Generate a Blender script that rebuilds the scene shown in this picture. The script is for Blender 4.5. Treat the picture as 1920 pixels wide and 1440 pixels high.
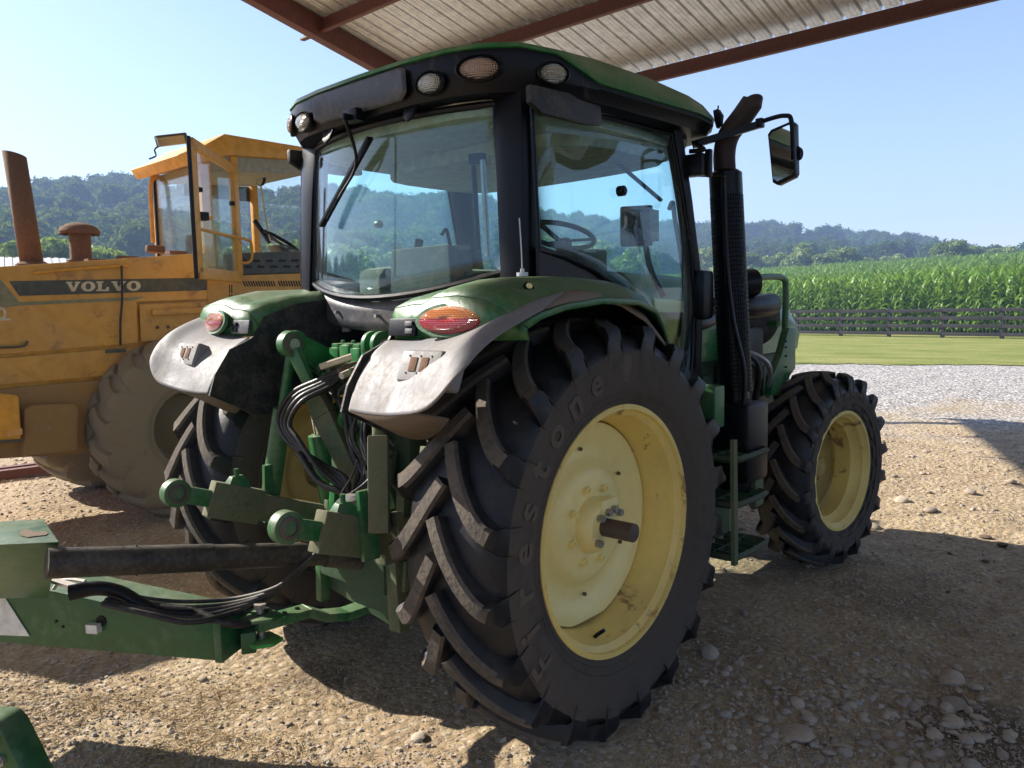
import bpy, bmesh, math, random
import numpy as np
from mathutils import Vector, Matrix, noise
random.seed(7); np.random.seed(7)
for o in list(bpy.data.objects): bpy.data.objects.remove(o)
scene = bpy.context.scene
C = scene.collection
R = math.radians
V = Vector

# ------------------------------------------------------------------ camera
FPX = 1473.2
CAM = V((2.711, -2.560, 1.754)); YAW, PITCH, ROLL = R(42.09), R(5.51), R(-1.15)
_fw = V((-math.sin(YAW)*math.cos(PITCH), math.cos(YAW)*math.cos(PITCH), -math.sin(PITCH)))
_rt = V((math.cos(YAW), math.sin(YAW), 0)); _up = _rt.cross(_fw)
_r2 = _rt*math.cos(ROLL)+_up*math.sin(ROLL); _u2 = -_rt*math.sin(ROLL)+_up*math.cos(ROLL)
cd = bpy.data.cameras.new('camera'); cam = bpy.data.objects.new('camera', cd); C.objects.link(cam)
cd.sensor_fit = 'HORIZONTAL'; cd.sensor_width = 36; cd.lens = 36*FPX/1920; cd.clip_start = .05; cd.clip_end = 4000
cam.matrix_world = Matrix(((_r2.x, _u2.x, -_fw.x, CAM.x), (_r2.y, _u2.y, -_fw.y, CAM.y), (_r2.z, _u2.z, -_fw.z, CAM.z), (0, 0, 0, 1)))
scene.camera = cam

# ------------------------------------------------------------------ sky, sun, exposure
SUN_TRAVEL = V((1.47, .50, -1.0)).normalized()
world = bpy.data.worlds.new('World'); scene.world = world; world.use_nodes = True
nt = world.node_tree; nt.nodes.clear()
sky = nt.nodes.new('ShaderNodeTexSky'); sky.sky_type = 'NISHITA'; sky.sun_disc = False
sky.sun_elevation = math.asin(-SUN_TRAVEL.z); sky.sun_rotation = math.atan2(-SUN_TRAVEL.x, -SUN_TRAVEL.y) % (2*math.pi)
sky.air_density = 1.15; sky.dust_density = .5; sky.ozone_density = 3.0
bg = nt.nodes.new('ShaderNodeBackground'); bg.inputs['Strength'].default_value = .088
wo = nt.nodes.new('ShaderNodeOutputWorld')
tint = nt.nodes.new('ShaderNodeMix'); tint.data_type = 'RGBA'; tint.blend_type = 'MULTIPLY'; tint.inputs[0].default_value = 1; tint.inputs[7].default_value = (1.07, .97, 1.03, 1)   # camera white balance
nt.links.new(sky.outputs[0], tint.inputs[6]); nt.links.new(tint.outputs[2], bg.inputs[0]); nt.links.new(bg.outputs[0], wo.inputs[0])
ld = bpy.data.lights.new('sun', 'SUN'); ld.energy = 5.0; ld.angle = R(.55); ld.color = (1, .93, .83)
sun = bpy.data.objects.new('sun', ld); C.objects.link(sun)
sun.rotation_euler = SUN_TRAVEL.to_track_quat('-Z', 'Y').to_euler(); sun.location = (-30, -10, 25)
vs = scene.view_settings; vs.view_transform = 'Standard'; vs.look = 'None'; vs.exposure = 1.36; vs.gamma = 1; vs.use_curve_mapping = False

# ------------------------------------------------------------------ pixel -> point on a known plane
def ray(px, py): return _fw + _r2*((px-960)/FPX) + _u2*((720-py)/FPX)
def atx(px, py, x): d = ray(px, py); return CAM + d*((x-CAM.x)/d.x)
def aty(px, py, y): d = ray(px, py); return CAM + d*((y-CAM.y)/d.y)
def atz(px, py, z): d = ray(px, py); return CAM + d*((z-CAM.z)/d.z)

# ------------------------------------------------------------------ mesh builder
class MB:
    def __init__(s): s.v = []; s.f = []
    def add(s, vs_, fs):
        n = len(s.v); s.v += [tuple(p) for p in vs_]; s.f += [tuple(i+n for i in f) for f in fs]; return s
    def box(s, c, d, rot=None):
        c = V(c); hx, hy, hz = d[0]/2, d[1]/2, d[2]/2
        ps = [V((x*hx, y*hy, z*hz)) for z in (-1, 1) for y in (-1, 1) for x in (-1, 1)]
        if rot: ps = [rot @ q for q in ps]
        return s.add([c+q for q in ps], [(0, 2, 3, 1), (4, 5, 7, 6), (0, 1, 5, 4), (2, 6, 7, 3), (0, 4, 6, 2), (1, 3, 7, 5)])
    def beam(s, a, b, w, h, up=(0, 0, 1), w2=None, h2=None):
        a, b = V(a), V(b); d = (b-a).normalized(); u = V(up)
        if abs(d.dot(u)) > .98: u = V((0, 1, 0))
        r = d.cross(u).normalized(); u = r.cross(d).normalized()
        w2 = w if w2 is None else w2; h2 = h if h2 is None else h2
        ps = [a+r*(x*w/2)+u*(z*h/2) for x, z in ((-1, -1), (1, -1), (1, 1), (-1, 1))] + [b+r*(x*w2/2)+u*(z*h2/2) for x, z in ((-1, -1), (1, -1), (1, 1), (-1, 1))]
        return s.add(ps, [(0, 1, 2, 3), (7, 6, 5, 4), (0, 4, 5, 1), (1, 5, 6, 2), (2, 6, 7, 3), (3, 7, 4, 0)])
    def cyl(s, a, b, r, r2=None, n=20, caps=True):
        a, b = V(a), V(b); r2 = r if r2 is None else r2; d = (b-a).normalized()
        u = d.cross(V((0, 0, 1)) if abs(d.z) < .9 else V((1, 0, 0))).normalized(); w = d.cross(u)
        ps = []
        for q, rr in ((a, r), (b, r2)):
            ps += [q+(u*math.cos(t)+w*math.sin(t))*rr for t in [2*math.pi*i/n for i in range(n)]]
        fs = [(i, (i+1) % n, n+(i+1) % n, n+i) for i in range(n)]
        if caps: fs += [tuple(range(n-1, -1, -1)), tuple(range(n, 2*n))]
        return s.add(ps, fs)
    def tube(s, pts, r, n=10, sub=6, smooth=True, rr=None, caps=True):
        pts = [V(p) for p in pts]
        if smooth and len(pts) > 2:
            q = [pts[0]*2-pts[1]]+pts+[pts[-1]*2-pts[-2]]; o = []
            for i in range(1, len(q)-2):
                for k in range(sub):
                    t = k/sub; p0, p1, p2, p3 = q[i-1:i+3]
                    o.append(.5*((2*p1)+(p2-p0)*t+(2*p0-5*p1+4*p2-p3)*t*t+(3*p1-p0-3*p2+p3)*t**3))
            o.append(pts[-1]); pts = o
        d0 = (pts[1]-pts[0]).normalized(); u = d0.cross(V((0, 0, 1)) if abs(d0.z) < .9 else V((1, 0, 0))).normalized()
        ps = []; m = len(pts)
        for i, p in enumerate(pts):
            d = (pts[min(i+1, m-1)]-pts[max(i-1, 0)]).normalized(); u = (u-d*u.dot(d)).normalized(); w = d.cross(u)
            k = r if rr is None else rr(i/(m-1))
            ps += [p+(u*math.cos(2*math.pi*j/n)+w*math.sin(2*math.pi*j/n))*k for j in range(n)]
        fs = [(i*n+j, i*n+(j+1) % n, (i+1)*n+(j+1) % n, (i+1)*n+j) for i in range(m-1) for j in range(n)]
        if caps: fs += [tuple(range(n-1, -1, -1)), tuple((m-1)*n+j for j in range(n))]
        return s.add(ps, fs)
    def lathe(s, prof, c=(0, 0, 0), axis='x', n=64, closed=False):
        c = V(c); ps = []; m = len(prof)
        for i in range(n):
            t = 2*math.pi*i/n; a, b = math.cos(t), math.sin(t)
            for h, r in prof:
                q = {'x': (h, r*a, r*b), 'y': (r*b, h, r*a), 'z': (r*a, r*b, h)}[axis]; ps.append(c+V(q))
        k = m if closed else m-1
        return s.add(ps, [(i*m+j, i*m+(j+1) % m, ((i+1) % n)*m+(j+1) % m, ((i+1) % n)*m+j) for i in range(n) for j in range(k)])
    def prism(s, poly, vec):
        poly = [V(p) for p in poly]; n = len(poly); vec = V(vec)
        return s.add(poly+[p+vec for p in poly], [tuple(range(n-1, -1, -1)), tuple(range(n, 2*n))]+[(i, (i+1) % n, n+(i+1) % n, n+i) for i in range(n)])
    def grid(s, fn, nu, nv):
        ps = [fn(i/nu, j/nv) for i in range(nu+1) for j in range(nv+1)]
        return s.add(ps, [(i*(nv+1)+j, (i+1)*(nv+1)+j, (i+1)*(nv+1)+j+1, i*(nv+1)+j+1) for i in range(nu) for j in range(nv)])
    def loft(s, rings, caps=True, closed=True):
        n = len(rings[0]); ps = [p for r_ in rings for p in r_]; m = len(rings)
        fs = [(i*n+j, i*n+(j+1) % n, (i+1)*n+(j+1) % n, (i+1)*n+j) for i in range(m-1) for j in range(n if closed else n-1)]
        if caps: fs += [tuple(range(n-1, -1, -1)), tuple((m-1)*n+j for j in range(n))]
        return s.add(ps, fs)
    def build(s, name, mat, parent=None, smooth=35, bevel=0, seg=2, solid=0, origin=None, fix=True):
        me = bpy.data.meshes.new(name)
        o_ = V(origin) if origin is not None else None
        if o_ is None:
            a = np.array(s.v); o_ = V((a.min(0)+a.max(0))/2)
        me.from_pydata([(V(p)-o_)[:] for p in s.v], [], s.f); me.validate()
        bm = bmesh.new(); bm.from_mesh(me)
        if fix: bmesh.ops.recalc_face_normals(bm, faces=bm.faces)
        if bevel:
            es = [e for e in bm.edges if len(e.link_faces) == 2 and e.calc_face_angle(0) > R(30)]
            bmesh.ops.bevel(bm, geom=es, offset=bevel, segments=seg, profile=.6, affect='EDGES', clamp_overlap=True)
        bm.to_mesh(me); bm.free()
        if smooth:
            me.shade_smooth(); me.set_sharp_from_angle(angle=R(smooth))
        o = bpy.data.objects.new(name, me); C.objects.link(o)
        me.materials.append(mat if not isinstance(mat, str) else M[mat])
        place(o, o_, parent)
        if solid:
            md = o.modifiers.new('thickness', 'SOLIDIFY'); md.thickness = solid; md.offset = 0
        return o
WLOC = {}
def place(o, wloc, parent):
    if parent is not None:
        o.parent = parent; o.location = V(wloc)-WLOC[parent]
    else: o.location = wloc
    WLOC[o] = V(wloc)
def tag(o, label=None, cat=None, group=None, kind=None):
    for k, v_ in (('label', label), ('category', cat), ('group', group), ('kind', kind)):
        if v_: o[k] = v_
    return o
def thing(name, loc, label, cat, group=None):
    o = bpy.data.objects.new(name, None); C.objects.link(o); o.empty_display_size = .2
    place(o, V(loc), None); return tag(o, label, cat, group)
def ell(c, rx, rz, n=28, ux=(1, 0, 0), uz=(0, 0, 1)):
    c, ux, uz = V(c), V(ux), V(uz); return [c+ux*(rx*math.cos(2*math.pi*i/n))+uz*(rz*math.sin(2*math.pi*i/n)) for i in range(n)]

# ------------------------------------------------------------------ materials
M = {}
def mk(name):
    m = bpy.data.materials.new(name); m.use_nodes = True; t = m.node_tree; t.nodes.clear()
    out = t.nodes.new('ShaderNodeOutputMaterial'); M[name] = m; return m, t, out
def N(t, kind, **kw):
    n = t.nodes.new('ShaderNode'+kind)
    for k, v_ in kw.items():
        if k in n.inputs: n.inputs[k].default_value = v_
        else: setattr(n, k, v_)
    return n
def ramp(t, src, stops):
    r = N(t, 'ValToRGB'); e = r.color_ramp.elements
    while len(e) < len(stops): e.new(.5)
    for i, (p, c) in enumerate(stops): e[i].position = p; e[i].color = (*c, 1) if len(c) == 3 else c
    t.links.new(src, r.inputs[0]); return r.outputs[0]
def mixc(t, fac, a, b, mode='MIX'):
    n = N(t, 'Mix', data_type='RGBA', blend_type=mode)
    for sock, val in ((n.inputs[0], fac), (n.inputs[6], a), (n.inputs[7], b)):
        if hasattr(val, 'node'): t.links.new(val, sock)
        elif isinstance(val, (int, float)): sock.default_value = val
        else: sock.default_value = (*val, 1)
    return n.outputs[2]
def mmath(t, op, a, b=0, clamp=False):
    n = N(t, 'Math', operation=op, use_clamp=clamp)
    for sock, val in ((n.inputs[0], a), (n.inputs[1], b)):
        if hasattr(val, 'node'): t.links.new(val, sock)
        else: sock.default_value = val
    return n.outputs[0]
def noiset(t, vec, scale, detail=6, rough=.6, dist=0):
    n = N(t, 'TexNoise', Scale=scale, Detail=detail, Roughness=rough, Distortion=dist); t.links.new(vec, n.inputs['Vector']); return n.outputs['Fac']
DUST = (.36, .27, .18)
def paint(name, col, rough=.4, metal=0, dust=.35, dcol=DUST, top=.35, scale=3.0, bump=.02, coat=0, var=.12, streak=False, spec=.5, wear=None):
    """painted / plastic / rubber surface: colour variation, dust in patches, more of it on faces that look up"""
    m, t, out = mk(name); L = t.links.new
    tc = N(t, 'TexCoord'); vec = tc.outputs['Object']
    if streak:
        mp = N(t, 'Mapping'); mp.inputs['Scale'].default_value = (1, 1, .28); L(vec, mp.inputs[0]); vec2 = mp.outputs[0]
    else: vec2 = vec
    n1 = noiset(t, vec2, scale, 9, .68, .3); n2 = noiset(t, vec, scale*7, 5, .6)
    geo = N(t, 'NewGeometry'); sx = N(t, 'SeparateXYZ'); L(geo.outputs['Normal'], sx.inputs[0])
    up = mmath(t, 'MULTIPLY', mmath(t, 'MAXIMUM', sx.outputs['Z'], 0), top)
    f = mmath(t, 'ADD', mmath(t, 'MULTIPLY', n1, .75), mmath(t, 'MULTIPLY', n2, .35))
    f = mmath(t, 'ADD', f, up)
    lo = .82-dust*.75
    fac = ramp(t, f, [(max(lo-.13, .02), (0, 0, 0)), (min(lo+.16, .98), (1, 1, 1))])
    fac = mmath(t, 'MULTIPLY', fac, .35+dust*.62, True)
    dk = tuple(c*(1-var*2) for c in col); lt = tuple(min(1, c*(1+var)) for c in col)
    base = ramp(t, n2, [(.3, dk), (.7, lt)])
    if wear:
        n3 = noiset(t, vec, scale*2.3, 8, .7, .4)
        base = mixc(t, ramp(t, n3, [(.575, (0, 0, 0)), (.64, (1, 1, 1))]), base, wear)
    cc = mixc(t, fac, base, dcol)
    b = N(t, 'BsdfPrincipled', Metallic=metal); L(cc, b.inputs['Base Color'])
    b.inputs['Specular IOR Level'].default_value = spec
    L(mmath(t, 'ADD', mmath(t, 'MULTIPLY', fac, .45), rough+0.0, True), b.inputs['Roughness'])
    if coat: b.inputs['Coat Weight'].default_value = coat; b.inputs['Coat Roughness'].default_value = .088
    if bump:
        bp = N(t, 'Bump', Strength=min(1, bump*10), Distance=.01); L(n2, bp.inputs['Height']); L(bp.outputs[0], b.inputs['Normal'])
    L(b.outputs[0], out.inputs[0]); return m
def glass(name, tint, refl=1.0, dirt=.06):
    """thin pane: clear straight-through glass, mirror by Fresnel, a film of dust"""
    m, t, out = mk(name); L = t.links.new
    tr = N(t, 'BsdfTransparent'); tr.inputs[0].default_value = (*tint, 1)
    gl = N(t, 'BsdfGlossy', Roughness=.015); gl.inputs[0].default_value = (.95, .97, 1, 1)
    lw = N(t, 'LayerWeight', Blend=.5); fr = mmath(t, 'ADD', mmath(t, 'MULTIPLY', mmath(t, 'POWER', lw.outputs['Facing'], 5.0), .9), .045)
    mx = N(t, 'MixShader'); L(mmath(t, 'MULTIPLY', fr, refl, True), mx.inputs[0]); L(tr.outputs[0], mx.inputs[1]); L(gl.outputs[0], mx.inputs[2])
    df = N(t, 'BsdfDiffuse'); df.inputs[0].default_value = (.5, .46, .38, 1)
    tc = N(t, 'TexCoord'); n1 = noiset(t, tc.outputs['Object'], 2.2, 8, .7); n2 = noiset(t, tc.outputs['Object'], 60, 3, .6)
    d = mmath(t, 'MULTIPLY', ramp(t, n1, [(.35, (0, 0, 0)), (.75, (1, 1, 1))]), dirt)
    d = mmath(t, 'ADD', d, ramp(t, n2, [(.74, (0, 0, 0)), (.78, (.35, .35, .35))]), True)
    m2 = N(t, 'MixShader'); L(d, m2.inputs[0]); L(mx.outputs[0], m2.inputs[1]); L(df.outputs[0], m2.inputs[2]); L(m2.outputs[0], out.inputs[0])
    return m
def lens(name, col, metal=0, rough=.12):
    m, t, out = mk(name); L = t.links.new
    tc = N(t, 'TexCoord'); w = N(t, 'TexWave', Scale=60.0, bands_direction='X'); L(tc.outputs['Object'], w.inputs['Vector'])
    w2 = N(t, 'TexWave', Scale=45.0, bands_direction='Z'); L(tc.outputs['Object'], w2.inputs['Vector'])
    b = N(t, 'BsdfPrincipled', Roughness=rough, Metallic=metal); b.inputs['Base Color'].default_value = (*col, 1); b.inputs['Coat Weight'].default_value = .6
    b.inputs['Specular IOR Level'].default_value = .7
    bp = N(t, 'Bump', Strength=.9, Distance=.008); L(mmath(t, 'ADD', w.outputs['Fac'], w2.outputs['Fac']), bp.inputs['Height']); L(bp.outputs[0], b.inputs['Normal'])
    L(b.outputs[0], out.inputs[0]); return m
paint('green_paint', (.012, .150, .036), .36, dust=.16, top=.22, coat=.2)
paint('green_dusty', (.010, .125, .034), .34, dust=.26, top=.13, dcol=(.24, .195, .13), scale=6, streak=True)
paint('green_muddy', (.014, .095, .030), .55, dust=.46, dcol=(.20, .155, .095), scale=9, wear=(.10, .075, .05))
paint('green_dark', (.010, .065, .022), .55, dust=.30, dcol=(.11, .09, .06), scale=5)
paint('green_bright', (.02, .30, .035), .45, dust=.06)
paint('mower_green', (.008, .090, .024), .36, dust=.14, top=.25, dcol=(.26, .25, .18), coat=.15)
paint('rim_yellow', (.86, .66, .20), .42, var=.05, dust=.24, top=.10, dcol=(.42, .30, .15), scale=2.6, wear=(.30, .17, .07), bump=.01)
paint('disc_yellow', (.90, .76, .32), .38, var=.03, dust=.08, top=.10, dcol=(.50, .38, .18), scale=2.2, bump=.006)
paint('rim_dull', (.50, .36, .06), .55, dust=.45, dcol=(.22, .16, .09), scale=4)
paint('tyre', (.007, .008, .011), .46, dust=.22, dcol=(.085, .070, .058), spec=.4, top=.05, scale=3.0, bump=.02)
paint('lug_rubber', (.030, .028, .027), .75, dust=.44, dcol=(.18, .145, .11), top=.12, scale=6, bump=.06)
paint('sidewall', (.012, .012, .014), .62, dust=.60, dcol=(.105, .088, .072), top=.05, scale=2.4, bump=.03, spec=.3)
paint('tyre_text', (.030, .026, .022), .7, dust=.64, dcol=(.135, .108, .084), scale=9)
paint('loader_rim', (.10, .085, .055), .8, dust=.6, dcol=(.20, .17, .11), scale=4)
paint('loader_tyre', (.05, .048, .042), .85, dust=.68, dcol=(.30, .25, .17), scale=3, top=.05, bump=.08)
paint('black_plastic', (.0028, .0032, .0055), .38, dust=.06, top=.08, bump=.008, spec=.24)
paint('black_dusty', (.007, .007, .008), .5, dust=.24, top=.12, scale=9, dcol=(.20, .17, .13))
paint('black_metal', (.0025, .003, .005), .34, dust=.04, top=.06, bump=.008, spec=.24)
paint('grey_plastic', (.045, .048, .058), .45, dust=.18, top=.15)
paint('fender_grey', (.20, .212, .24), .48, dust=.40, top=.04, dcol=(.165, .13, .095), scale=9, streak=True, bump=.01, var=.05)
paint('fender_lip', (.16, .15, .14), .5, dust=.62, dcol=(.20, .155, .11), scale=11, top=.12)
paint('fender_mud', (.06, .045, .035), .8, dust=.6, dcol=(.17, .125, .085), scale=9)
paint('rust', (.115, .058, .036), .75, dust=.35, dcol=(.19, .11, .07), scale=6, bump=.05)
paint('exhaust_rust', (.030, .019, .015), .6, metal=.2, dust=.2, dcol=(.09, .045, .03), scale=8)
paint('shaft_brown', (.11, .098, .092), .5, metal=.4, dust=.3, dcol=(.15, .08, .05), scale=9)
paint('steel', (.42, .42, .42), .38, metal=.8, dust=.25, scale=8)
paint('chrome', (.75, .75, .75), .08, metal=1, dust=.02)
paint('galvanised', (.55, .56, .56), .4, metal=.7, dust=.15)
paint('hose', (.006, .006, .007), .42, dust=.12, top=.10, scale=8, dcol=(.26, .22, .17))
paint('volvo_yellow', (.64, .325, .042), .46, dust=.36, top=.28, dcol=(.40, .27, .13), scale=1.6, bump=.012, wear=(.34, .15, .035))
paint('volvo_clean', (.70, .33, .025), .42, dust=.16, top=.25, dcol=(.42, .30, .15), scale=2)
paint('volvo_dirty', (.46, .24, .045), .65, dust=.6, dcol=(.27, .19, .10), scale=3)
paint('stripe_dark', (.055, .060, .058), .5, dust=.22, dcol=(.22, .19, .12), scale=3)
paint('stripe_light', (.22, .21, .13), .5, dust=.2)
paint('letter_cream', (.62, .56, .44), .55, dust=.25, scale=6)
paint('oxide_steel', (.120, .040, .030), .62, dust=.16, top=.1, dcol=(.20, .10, .08), scale=2, bump=.01)
paint('rail_wood', (.013, .012, .013), .85, dust=.34, dcol=(.050, .043, .040), scale=4, bump=.08)
paint('headliner', (.36, .35, .30), .9, dust=.1)
paint('seat_cloth', (.05, .055, .06), .9, dust=.2)
paint('interior_tan', (.09, .085, .075), .8, dust=.15)
paint('sticker', (.72, .70, .64), .5, dust=.2)
paint('red_sticker', (.45, .05, .04), .5, dust=.1)
paint('barn_white', (.72, .72, .70), .6, dust=.1)
glass('cab_glass', (.875, .985, .98), .85, .025)
glass('loader_glass', (.92, .97, .96), 1.2, .14)
glass('door_glass_dirty', (.78, .90, .84), 1.0, .42)
lens('lamp_clear', (.62, .60, .52), .75, .2); lens('lamp_amber_clear', (.60, .40, .30), .6, .2); lens('lens_red', (.55, .02, .03)); lens('lens_amber', (.75, .22, .02))
m, t, out = mk('mirror_glass'); b = N(t, 'BsdfPrincipled', Metallic=1.0, Roughness=.03); b.inputs['Base Color'].default_value = (.8, .82, .84, 1); t.links.new(b.outputs[0], out.inputs[0])
# ------------------------------------------------------------------ ground and landscape
paint('roof_sheet', (.70, .72, .74), .36, metal=.45, dust=.10, dcol=(.45, .42, .38), scale=1.2, bump=.004)
def sstep(a, b, x):
    x = min(1, max(0, (x-a)/(b-a))); return x*x*(3-2*x)
def gh(x, y):
    """height of the far ground: level yard, field rising beyond the fence"""
    d = y+.18*x
    return 4.6*sstep(34, 125, d)+.0*x
def lawn_edge(x): return 19.34+.379*(x+6.47) if x > -30 else 10.4
def groundz(x, y):
    z = gh(x, y)
    if -66 < x < 38: z -= .35*sstep(2, 6, y-lawn_edge(x))*(1-sstep(46, 50, y))       # bare soil stays below the turf
    if -14 < x < 12 and -7 < y < 18:
        w = sstep(-14, -10, x)*(1-sstep(8, 12, x))*sstep(-7, -5, y)*(1-sstep(12, 18, y))
        z += w*(.030*noise.noise((x*.55, y*.55, 0))+.016*noise.noise((x*1.9, y*1.9, 3))+.009*noise.noise((x*6, y*6, 5))+.006*noise.noise((x*14, y*14, 9)))
        z -= w*.012
        for tx in (-1.9, 1.75, 2.35): z -= w*.022*math.exp(-((x-tx-.12*noise.noise((y*.5, tx, 0)))/.16)**2)*(1+.5*math.sin(y*24+x*9)*.6)
        for wx, wy in ((.77, 0), (-1.04, 0), (.77, 2.66), (-.77, 2.66)):      # wheels have pressed the dirt flat
            k = math.exp(-(((x-wx)/.40)**2+((y-wy)/.55)**2)); z = z*(1-k)+(.034 if (wx > 0 and wy == 0) else .012)*k
    return z
def axis_coords(a, b, step, far):
    c = list(np.arange(a, b, step)); s_ = step; p = b; hi = []
    while p < far: hi.append(p); s_ *= 1.28; p += s_
    hi.append(far); s_ = step; p = a; lo = []
    while p > -far: s_ *= 1.28; p -= s_; lo.append(max(p, -far))
    return lo[::-1]+c+hi
gx = axis_coords(-7.5, 5.0, .055, 1500.0); gy = axis_coords(-3.2, 8.5, .055, 1500.0)
vsn = [(x, y, groundz(x, y)) for x in gx for y in gy]; ny = len(gy)
fsn = [(i*ny+j, (i+1)*ny+j, (i+1)*ny+j+1, i*ny+j+1) for i in range(len(gx)-1) for j in range(ny-1)]
m, t, out = mk('yard_dirt'); L = t.links.new
geo = N(t, 'NewGeometry'); P = geo.outputs['Position']; sp = N(t, 'SeparateXYZ'); L(P, sp.inputs[0])
nbig = noiset(t, P, .45, 6, .62, .4); nmid = noiset(t, P, 3.0, 8, .7, .2); nfin = noiset(t, P, 38, 6, .72); nvf = noiset(t, P, 130, 3, .6)
vo = N(t, 'TexVoronoi', Scale=21.0); L(P, vo.inputs['Vector']); vo2 = N(t, 'TexVoronoi', Scale=52.0); L(P, vo2.inputs['Vector'])
dirt = ramp(t, nmid, [(.28, (.27, .195, .115)), (.5, (.46, .355, .218)), (.72, (.58, .475, .31))])
red = mixc(t, ramp(t, nbig, [(.45, (0, 0, 0)), (.66, (.55, .55, .55))]), dirt, (.35, .25, .155))
dirt2 = mixc(t, ramp(t, nfin, [(.35, (.45, .45, .45)), (.62, (0, 0, 0))]), red, (.16, .115, .078))
dirt3 = mixc(t, ramp(t, vo2.outputs['Color'], [(.72, (0, 0, 0)), (.8, (.7, .7, .7))]), dirt2, (.54, .47, .38))
gsep = N(t, 'SeparateColor'); L(vo.outputs['Color'], gsep.inputs[0])
grav = ramp(t, gsep.outputs[0], [(.0, (.22, .20, .18)), (.35, (.46, .43, .39)), (.7, (.64, .61, .56)), (1, (.80, .78, .74))])
grav = mixc(t, ramp(t, vo.outputs['Distance'], [(.35, (0, 0, 0)), (.7, (.75, .75, .75))]), grav, (.12, .10, .08))
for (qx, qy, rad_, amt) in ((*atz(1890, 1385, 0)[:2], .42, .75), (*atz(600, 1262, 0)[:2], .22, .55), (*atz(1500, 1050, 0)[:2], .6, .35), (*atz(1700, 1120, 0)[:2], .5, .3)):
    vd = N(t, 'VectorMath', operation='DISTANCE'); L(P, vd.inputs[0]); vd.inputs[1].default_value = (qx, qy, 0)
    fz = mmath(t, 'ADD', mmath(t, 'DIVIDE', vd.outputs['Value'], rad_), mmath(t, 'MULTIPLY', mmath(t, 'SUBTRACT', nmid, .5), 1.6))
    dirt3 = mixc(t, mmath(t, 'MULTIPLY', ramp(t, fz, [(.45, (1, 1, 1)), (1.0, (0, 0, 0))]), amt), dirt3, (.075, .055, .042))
gmask = mmath(t, 'ADD', mmath(t, 'MULTIPLY', mmath(t, 'SUBTRACT', sp.outputs['Y'], 8.5), .16), mmath(t, 'MULTIPLY', mmath(t, 'SUBTRACT', nbig, .5), 2.2))
gm = ramp(t, gmask, [(.0, (0, 0, 0)), (.55, (1, 1, 1))])
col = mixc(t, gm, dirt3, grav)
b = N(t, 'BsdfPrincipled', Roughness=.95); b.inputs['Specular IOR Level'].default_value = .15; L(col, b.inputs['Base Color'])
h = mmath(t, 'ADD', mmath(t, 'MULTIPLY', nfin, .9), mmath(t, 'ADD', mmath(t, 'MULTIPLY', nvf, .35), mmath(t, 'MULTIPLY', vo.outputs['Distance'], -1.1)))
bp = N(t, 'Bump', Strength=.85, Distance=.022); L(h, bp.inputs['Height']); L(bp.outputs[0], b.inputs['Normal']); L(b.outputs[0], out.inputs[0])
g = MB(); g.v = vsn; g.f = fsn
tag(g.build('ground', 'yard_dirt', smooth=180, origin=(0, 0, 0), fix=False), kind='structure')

# lawn strip between the drive and the fence
m, t, out = mk('lawn_grass'); L = t.links.new
geo = N(t, 'NewGeometry'); P = geo.outputs['Position']
mp = N(t, 'Mapping'); mp.inputs['Rotation'].default_value = (0, 0, R(12)); mp.inputs['Scale'].default_value = (.25, 1.0, 1); L(P, mp.inputs[0])
a_ = noiset(t, mp.outputs[0], 1.3, 7, .7); b_ = noiset(t, P, 22, 6, .75)
c1 = ramp(t, a_, [(.32, (.15, .19, .04)), (.5, (.30, .31, .085)), (.68, (.46, .41, .17))])
c2 = mixc(t, ramp(t, b_, [(.3, (.7, .7, .7)), (.6, (0, 0, 0))]), c1, (.07, .11, .02))
b = N(t, 'BsdfPrincipled', Roughness=.9); b.inputs['Specular IOR Level'].default_value = .1; L(c2, b.inputs['Base Color'])
bp = N(t, 'Bump', Strength=1, Distance=.05); L(b_, bp.inputs['Height']); L(bp.outputs[0], b.inputs['Normal']); L(b.outputs[0], out.inputs[0])
def lawnf(u, v_):
    x = -70+110*u; e = lawn_edge(x)+.45*noise.noise((x*.7, 0, 0))+.30*noise.noise((x*3.1, 0, 0))+.15*noise.noise((x*9, 0, 0)); y = e+(52-e)*v_; return (x, y, gh(x, y)+.02)
tag(MB().grid(lawnf, 440, 40).build('lawn', 'lawn_grass', smooth=180, origin=(0, 0, 0)), kind='structure')

# ---- leaves
def leafmat(name, stops, trans=.35, scale=.12):
    m, t, out = mk(name); L = t.links.new
    geo = N(t, 'NewGeometry'); oi = N(t, 'ObjectInfo')
    n1 = noiset(t, geo.outputs['Position'], scale, 4, .6)
    f = mmath(t, 'ADD', mmath(t, 'MULTIPLY', n1, .55), mmath(t, 'ADD', mmath(t, 'MULTIPLY', oi.outputs['Random'], .25), mmath(t, 'MULTIPLY', geo.outputs['Random Per Island'], .30)))
    c = ramp(t, f, stops)
    d = N(t, 'BsdfDiffuse'); L(c, d.inputs[0]); tr = N(t, 'BsdfTranslucent'); L(mixc(t, .5, c, (.20, .26, .03)), tr.inputs[0])
    mx = N(t, 'MixShader'); mx.inputs[0].default_value = trans; L(d.outputs[0], mx.inputs[1]); L(tr.outputs[0], mx.inputs[2])
    gl = N(t, 'BsdfGlossy', Roughness=.45); gl.inputs[0].default_value = (.6, .65, .55, 1)
    m2 = N(t, 'MixShader'); m2.inputs[0].default_value = .05 if 'forest' not in name else .0; L(mx.outputs[0], m2.inputs[1]); L(gl.outputs[0], m2.inputs[2]); L(m2.outputs[0], out.inputs[0])
leafmat('forest_leaf', [(.25, (.018, .045, .016)), (.55, (.045, .085, .024)), (.85, (.085, .135, .035))])
leafmat('tree_leaf', [(.25, (.085, .14, .028)), (.55, (.20, .275, .055)), (.85, (.33, .38, .10))], .45)
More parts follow.
